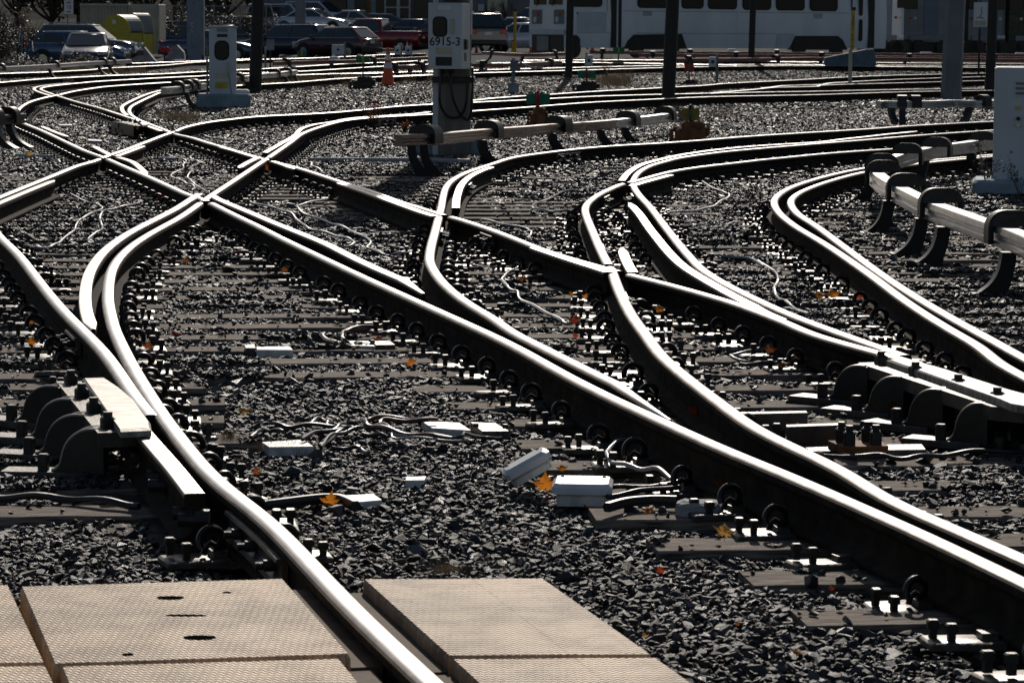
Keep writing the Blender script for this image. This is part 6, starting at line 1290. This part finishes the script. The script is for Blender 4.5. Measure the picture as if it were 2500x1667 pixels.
# ------------------------------------------------------------------ trees, brush, weeds, dry grass
def crown_mesh(seed, n, twigs, leafm, R_=(1, 1, 1), size=.07, clumps=14):
    random.seed(seed); mb = MB(); cs = []
    for _ in range(clumps):
        v = Vector((random.gauss(0,1), random.gauss(0,1), random.gauss(0,1))).normalized() * random.uniform(.3, .95); cs.append((Vector((v.x*R_[0], v.y*R_[1], v.z*R_[2])), random.uniform(.18, .42)))
    for i in range(n):
        c, r_ = random.choice(cs); v = Vector((random.gauss(0,1), random.gauss(0,1), random.gauss(0,1))); v = v.normalized() * random.random() ** .4 * r_; p = c + v
        a = Vector((random.gauss(0,1), random.gauss(0,1), random.gauss(0,.6))).normalized(); b_ = a.cross(Vector((random.gauss(0,1), random.gauss(0,1), random.gauss(0,1)))).normalized(); s = size*random.uniform(.5, 1.3)
        mb.add([p - a*s, p + b_*s*.5, p + a*s, p - b_*s*.5], [(0,1,2,3)])
    tw = MB()
    for i in range(twigs):
        c, r_ = random.choice(cs); e = c + Vector((random.gauss(0,1), random.gauss(0,1), random.gauss(.3,1)))*r_*.8; m1 = c*.5 + Vector((0,0,-R_[2]*.6)); tw.tube([Vector((0,0,-R_[2]*1.0)), m1, c, e], [.03,.018,.012,.005], 4)
    return mb.mesh('crown', leafm, None), tw.mesh('limbs', M['twig'])
TREES = [crown_mesh(i, 2600, 26, M['leafdark'], (1, 1, .8), .055) for i in range(3)] + [crown_mesh(10+i, 500, 60, M['twig'], (1, 1, .85), .05) for i in range(2)]
BRUSH = [crown_mesh(20+i, 900, 50, M['leafdark' if i else 'twig'], (1.1, 1, .7), .05, 10) for i in range(3)] + [crown_mesh(30, 400, 90, mat('russet_leaf', (0.2, 0.09, 0.03), .6, var=.4), (1, 1, .8), .045, 9)]
def plant(name, label, cat, meshes, x, Y, r, h, trunk=0, group=None):
    p = at(x, Y); t = thing(name, label, cat, p, random.uniform(0, 6), group)
    for nm, me in zip(('crown', 'limbs'), meshes):
        o = bpy.data.objects.new(nm, me); COL.objects.link(o); o.parent = t; o.location = (0, 0, trunk + h*.5); o.scale = (r, r, h*.6)
    if trunk: MB().tube([(0,0,-.1), (.05,.02,trunk*.6), (0,0,trunk+h*.3)], [.16,.13,.07], 8).build('trunk', M['twig'], t)
random.seed(9)
for i in range(17):
    x = -260 + i*62 + random.uniform(-20, 20); plant('woodland_tree', 'dark tree in the wood behind the parked cars', 'tree', TREES[i % 5], x, random.uniform(176, 215), random.uniform(2.2, 3.4), random.uniform(4.5, 7), random.uniform(.8, 1.6), 'trees of the wood behind the lot')
for i in range(10):
    x = 1190 + i*150 + random.uniform(-20, 20); plant('woodland_tree', 'dark tree far behind the trains', 'tree', TREES[i % 3], x, random.uniform(205, 220), 3.8, 7, 1.2, 'trees behind the trains')
for i in range(16):
    x = -190 + i*20 + random.uniform(-12, 12); yy = random.uniform(121, 146) if x > 45 else random.uniform(105, 140); plant('brush', 'tangled brown brush around the cars at the far left', 'bush', BRUSH[i % 4], x, yy + (26 if x > 45 else 0), random.uniform(.9, 1.6), random.uniform(1.2, 2.2 if x > 45 else 2.9), 0, 'brush at the far left')
for i in range(9):
    plant('brush', 'low weedy brush along the bank before the left cars', 'bush', BRUSH[(i*3) % 4], 20 + i*26 + random.uniform(-8, 8), random.uniform(100, 106), random.uniform(.4, .7), random.uniform(.35, .7), 0, 'brush before the left cars')
for i in range(8):
    plant('brush', 'dark brush at the foot of the wood behind the fence', 'bush', BRUSH[i % 3], 400 + i*34, random.uniform(162, 172), 1.4, random.uniform(1.6, 2.6), 0, 'brush behind the fence')
for i in range(3): plant('brush', 'bare twiggy bush in front of the building right of the mast', 'bush', BRUSH[3], 1200 + i*22, 181, .8, 1.6, 0, 'bare bushes by the building')
def tuft_mesh(seed, n, spread=.22, h=.28):
    random.seed(seed); mb = MB()
    for i in range(n):
        a = random.uniform(0, 6.28); r_ = spread * random.random() ** .7; b_ = Vector((math.cos(a)*r_, math.sin(a)*r_*.8, 0)); hh_ = h*random.uniform(.4, 1.1); d = Vector((math.cos(a)*random.uniform(0,.5) + random.gauss(0,.15), math.sin(a)*random.uniform(0,.4), 1)); e = b_ + d*hh_
        m1 = b_.lerp(e, .55) + Vector((0, 0, .04*hh_)); e.z -= .1*hh_; w = Vector((.0022, .0008, 0)); mb.add([b_-w, b_+w, m1+w*.8, m1-w*.8, e], [(0,1,2,3), (3,2,4)])
    return mb
GM = [tuft_mesh(i, 150).mesh('dry_grass', M['grass']) for i in range(4)]
def tuft(x, y, s, hs=1.0, lab='tuft of dry straw coloured grass on the ballast', grp='tufts of dry grass', me=None):
    p = W(x, y, -.02); o = bpy.data.objects.new('grass_tuft', me or random.choice(GM)); COL.objects.link(o); o.location = p; o.scale = (s, s, s*hs); o.rotation_euler.z = random.uniform(0, 6); tag(o, lab, 'grass tuft', grp)
random.seed(31)
for i in range(46):
    x, y = random.choice([(610,207),(640,205),(700,206),(750,205),(845,206),(870,204),(930,196),(1015,205),(1060,203),(1050,196)]); tuft(x + random.uniform(-30, 30), y + random.uniform(-9, 6), random.uniform(.8, 1.5), random.uniform(.5, .9), 'tuft of tall dry straw grass between the far rails and the cone', 'dry grass by the tall cone')
for i in range(14): tuft(1480 + random.uniform(-38, 40), 215 - random.uniform(0, 16), random.uniform(.9, 1.6), random.uniform(.6, 1.1), 'tuft of tall dry straw grass by the dark switch stand', 'dry grass by the dark stands')
for i in range(14): tuft(300 + random.uniform(-60, 40), 181 + random.uniform(-6, 3), random.uniform(.9, 1.5), .6, 'tuft of dry grass under the left conductor rail', 'dry grass under the left conductor rail')
for i in range(10): tuft(random.uniform(160, 230), 180 + random.uniform(-7, 4), random.uniform(.9, 1.4), .8, 'tuft of dry grass under the left conductor rail', 'dry grass under the left conductor rail')
for x, y in ((1695,224),(1720,218),(1740,220),(1655,285),(1740,290),(1770,290),(560,310),(570,312),(710,300),(720,305),(440,290),(455,300),(415,295),(265,290),(270,296),(905,140),(960,200)): tuft(x, y, random.uniform(.7, 1.2), random.uniform(.6, 1))
for x, y in ((700,1105),(725,1108),(670,1103),(745,1106)): tuft(x, y, .32, .6, 'short dry grass in front of the white cover slab', 'grass before the white slab')
for x, y in ((1075,1405),(1100,1402),(1060,1408),(1150,1405)): tuft(x, y, .14, 1.2, 'thin dry grass at the edge of the right crossing panel', 'grass at the crossing panel')
for x, y in ((560,1085),(575,1090),(760,1345)): tuft(x, y, .3, .8, 'thin dry grass beside the near curved rail', 'grass beside the near rail')
# weeds
def weed(label, x, y, hgt, colm, n=26, lean=.0, leafy=60, seed=1):
    random.seed(seed); p = W(x, y, -.02); t = thing('weed', label, 'weed', p); st = MB(); lf = MB()
    for i in range(n):
        a = random.uniform(0, 6.28); h = hgt*random.uniform(.4, 1); e = Vector((math.cos(a)*h*.28 + lean*h, math.sin(a)*h*.2, h)); m1 = e*.5 + Vector((random.gauss(0,.02), 0, .02)); st.tube([(0,0,0), m1, e], [.004,.003,.0015], 4)
        for k in range(leafy // n + 1):
            q = m1.lerp(e, random.random()) + Vector((random.gauss(0,.03), random.gauss(0,.03), random.gauss(0,.02))); s = .018*random.uniform(.5, 1.3); u = Vector((random.gauss(0,1), random.gauss(0,1), random.gauss(0,1))).normalized()*s; v = u.cross(Vector((random.gauss(0,1), 0, 1))).normalized()*s*.5; lf.add([q-u, q+v, q+u, q-v], [(0,1,2,3)])
    st.build('stems', M['twig'], t); lf.build('leaves', colm, t)
weed('russet leafy weed growing beside the rail left of the mast', 912, 322, .55, leaf_mat('russet', (.16, .05, .02)), 30, 0, 320, 2)
weed('russet low weed in front of the brown conductor rail end', 985, 325, .18, leaf_mat('russet_low', (.16, .05, .02)), 20, .3, 120, 3)
seedm = mat('seed_heads', (0.16, 0.13, 0.11), .8)
weed('tall thin dry weed left of the right equipment cabinet', 2412, 480, .55, seedm, 6, 0, 190, 4); weed('tall thin dry weed in front of the right equipment cabinet', 2495, 495, .5, seedm, 4, -.15, 120, 5)
weed('russet grass clump behind the far dark switch stand', 1480, 196, .9, leaf_mat('russet_tall', (.4, .16, .06)), 30, 0, 60, 6)

# wooded bank that closes the view behind everything
xs = np.linspace(-90, 90, 61); vs = []
random.seed(77)
def bank(x, y): q = min(1, max(0, (y-222)/30)); return gz(y, x) - .05 + q*(8 + 1.5*math.sin(x*.21) + math.sin(x*.53+1) + random.uniform(-.5, .5))
tag(gridsheet(list(xs), [220, 226, 232, 238, 244, 250, 256], bank).build('hill', mat('wooded_hillside', (0.02, 0.02, 0.014), .95, spec=.05, var=.6, vscale=1.5, bump=1, bscale=3)), 'dark wooded bank closing the view', 'hill', kind='structure')
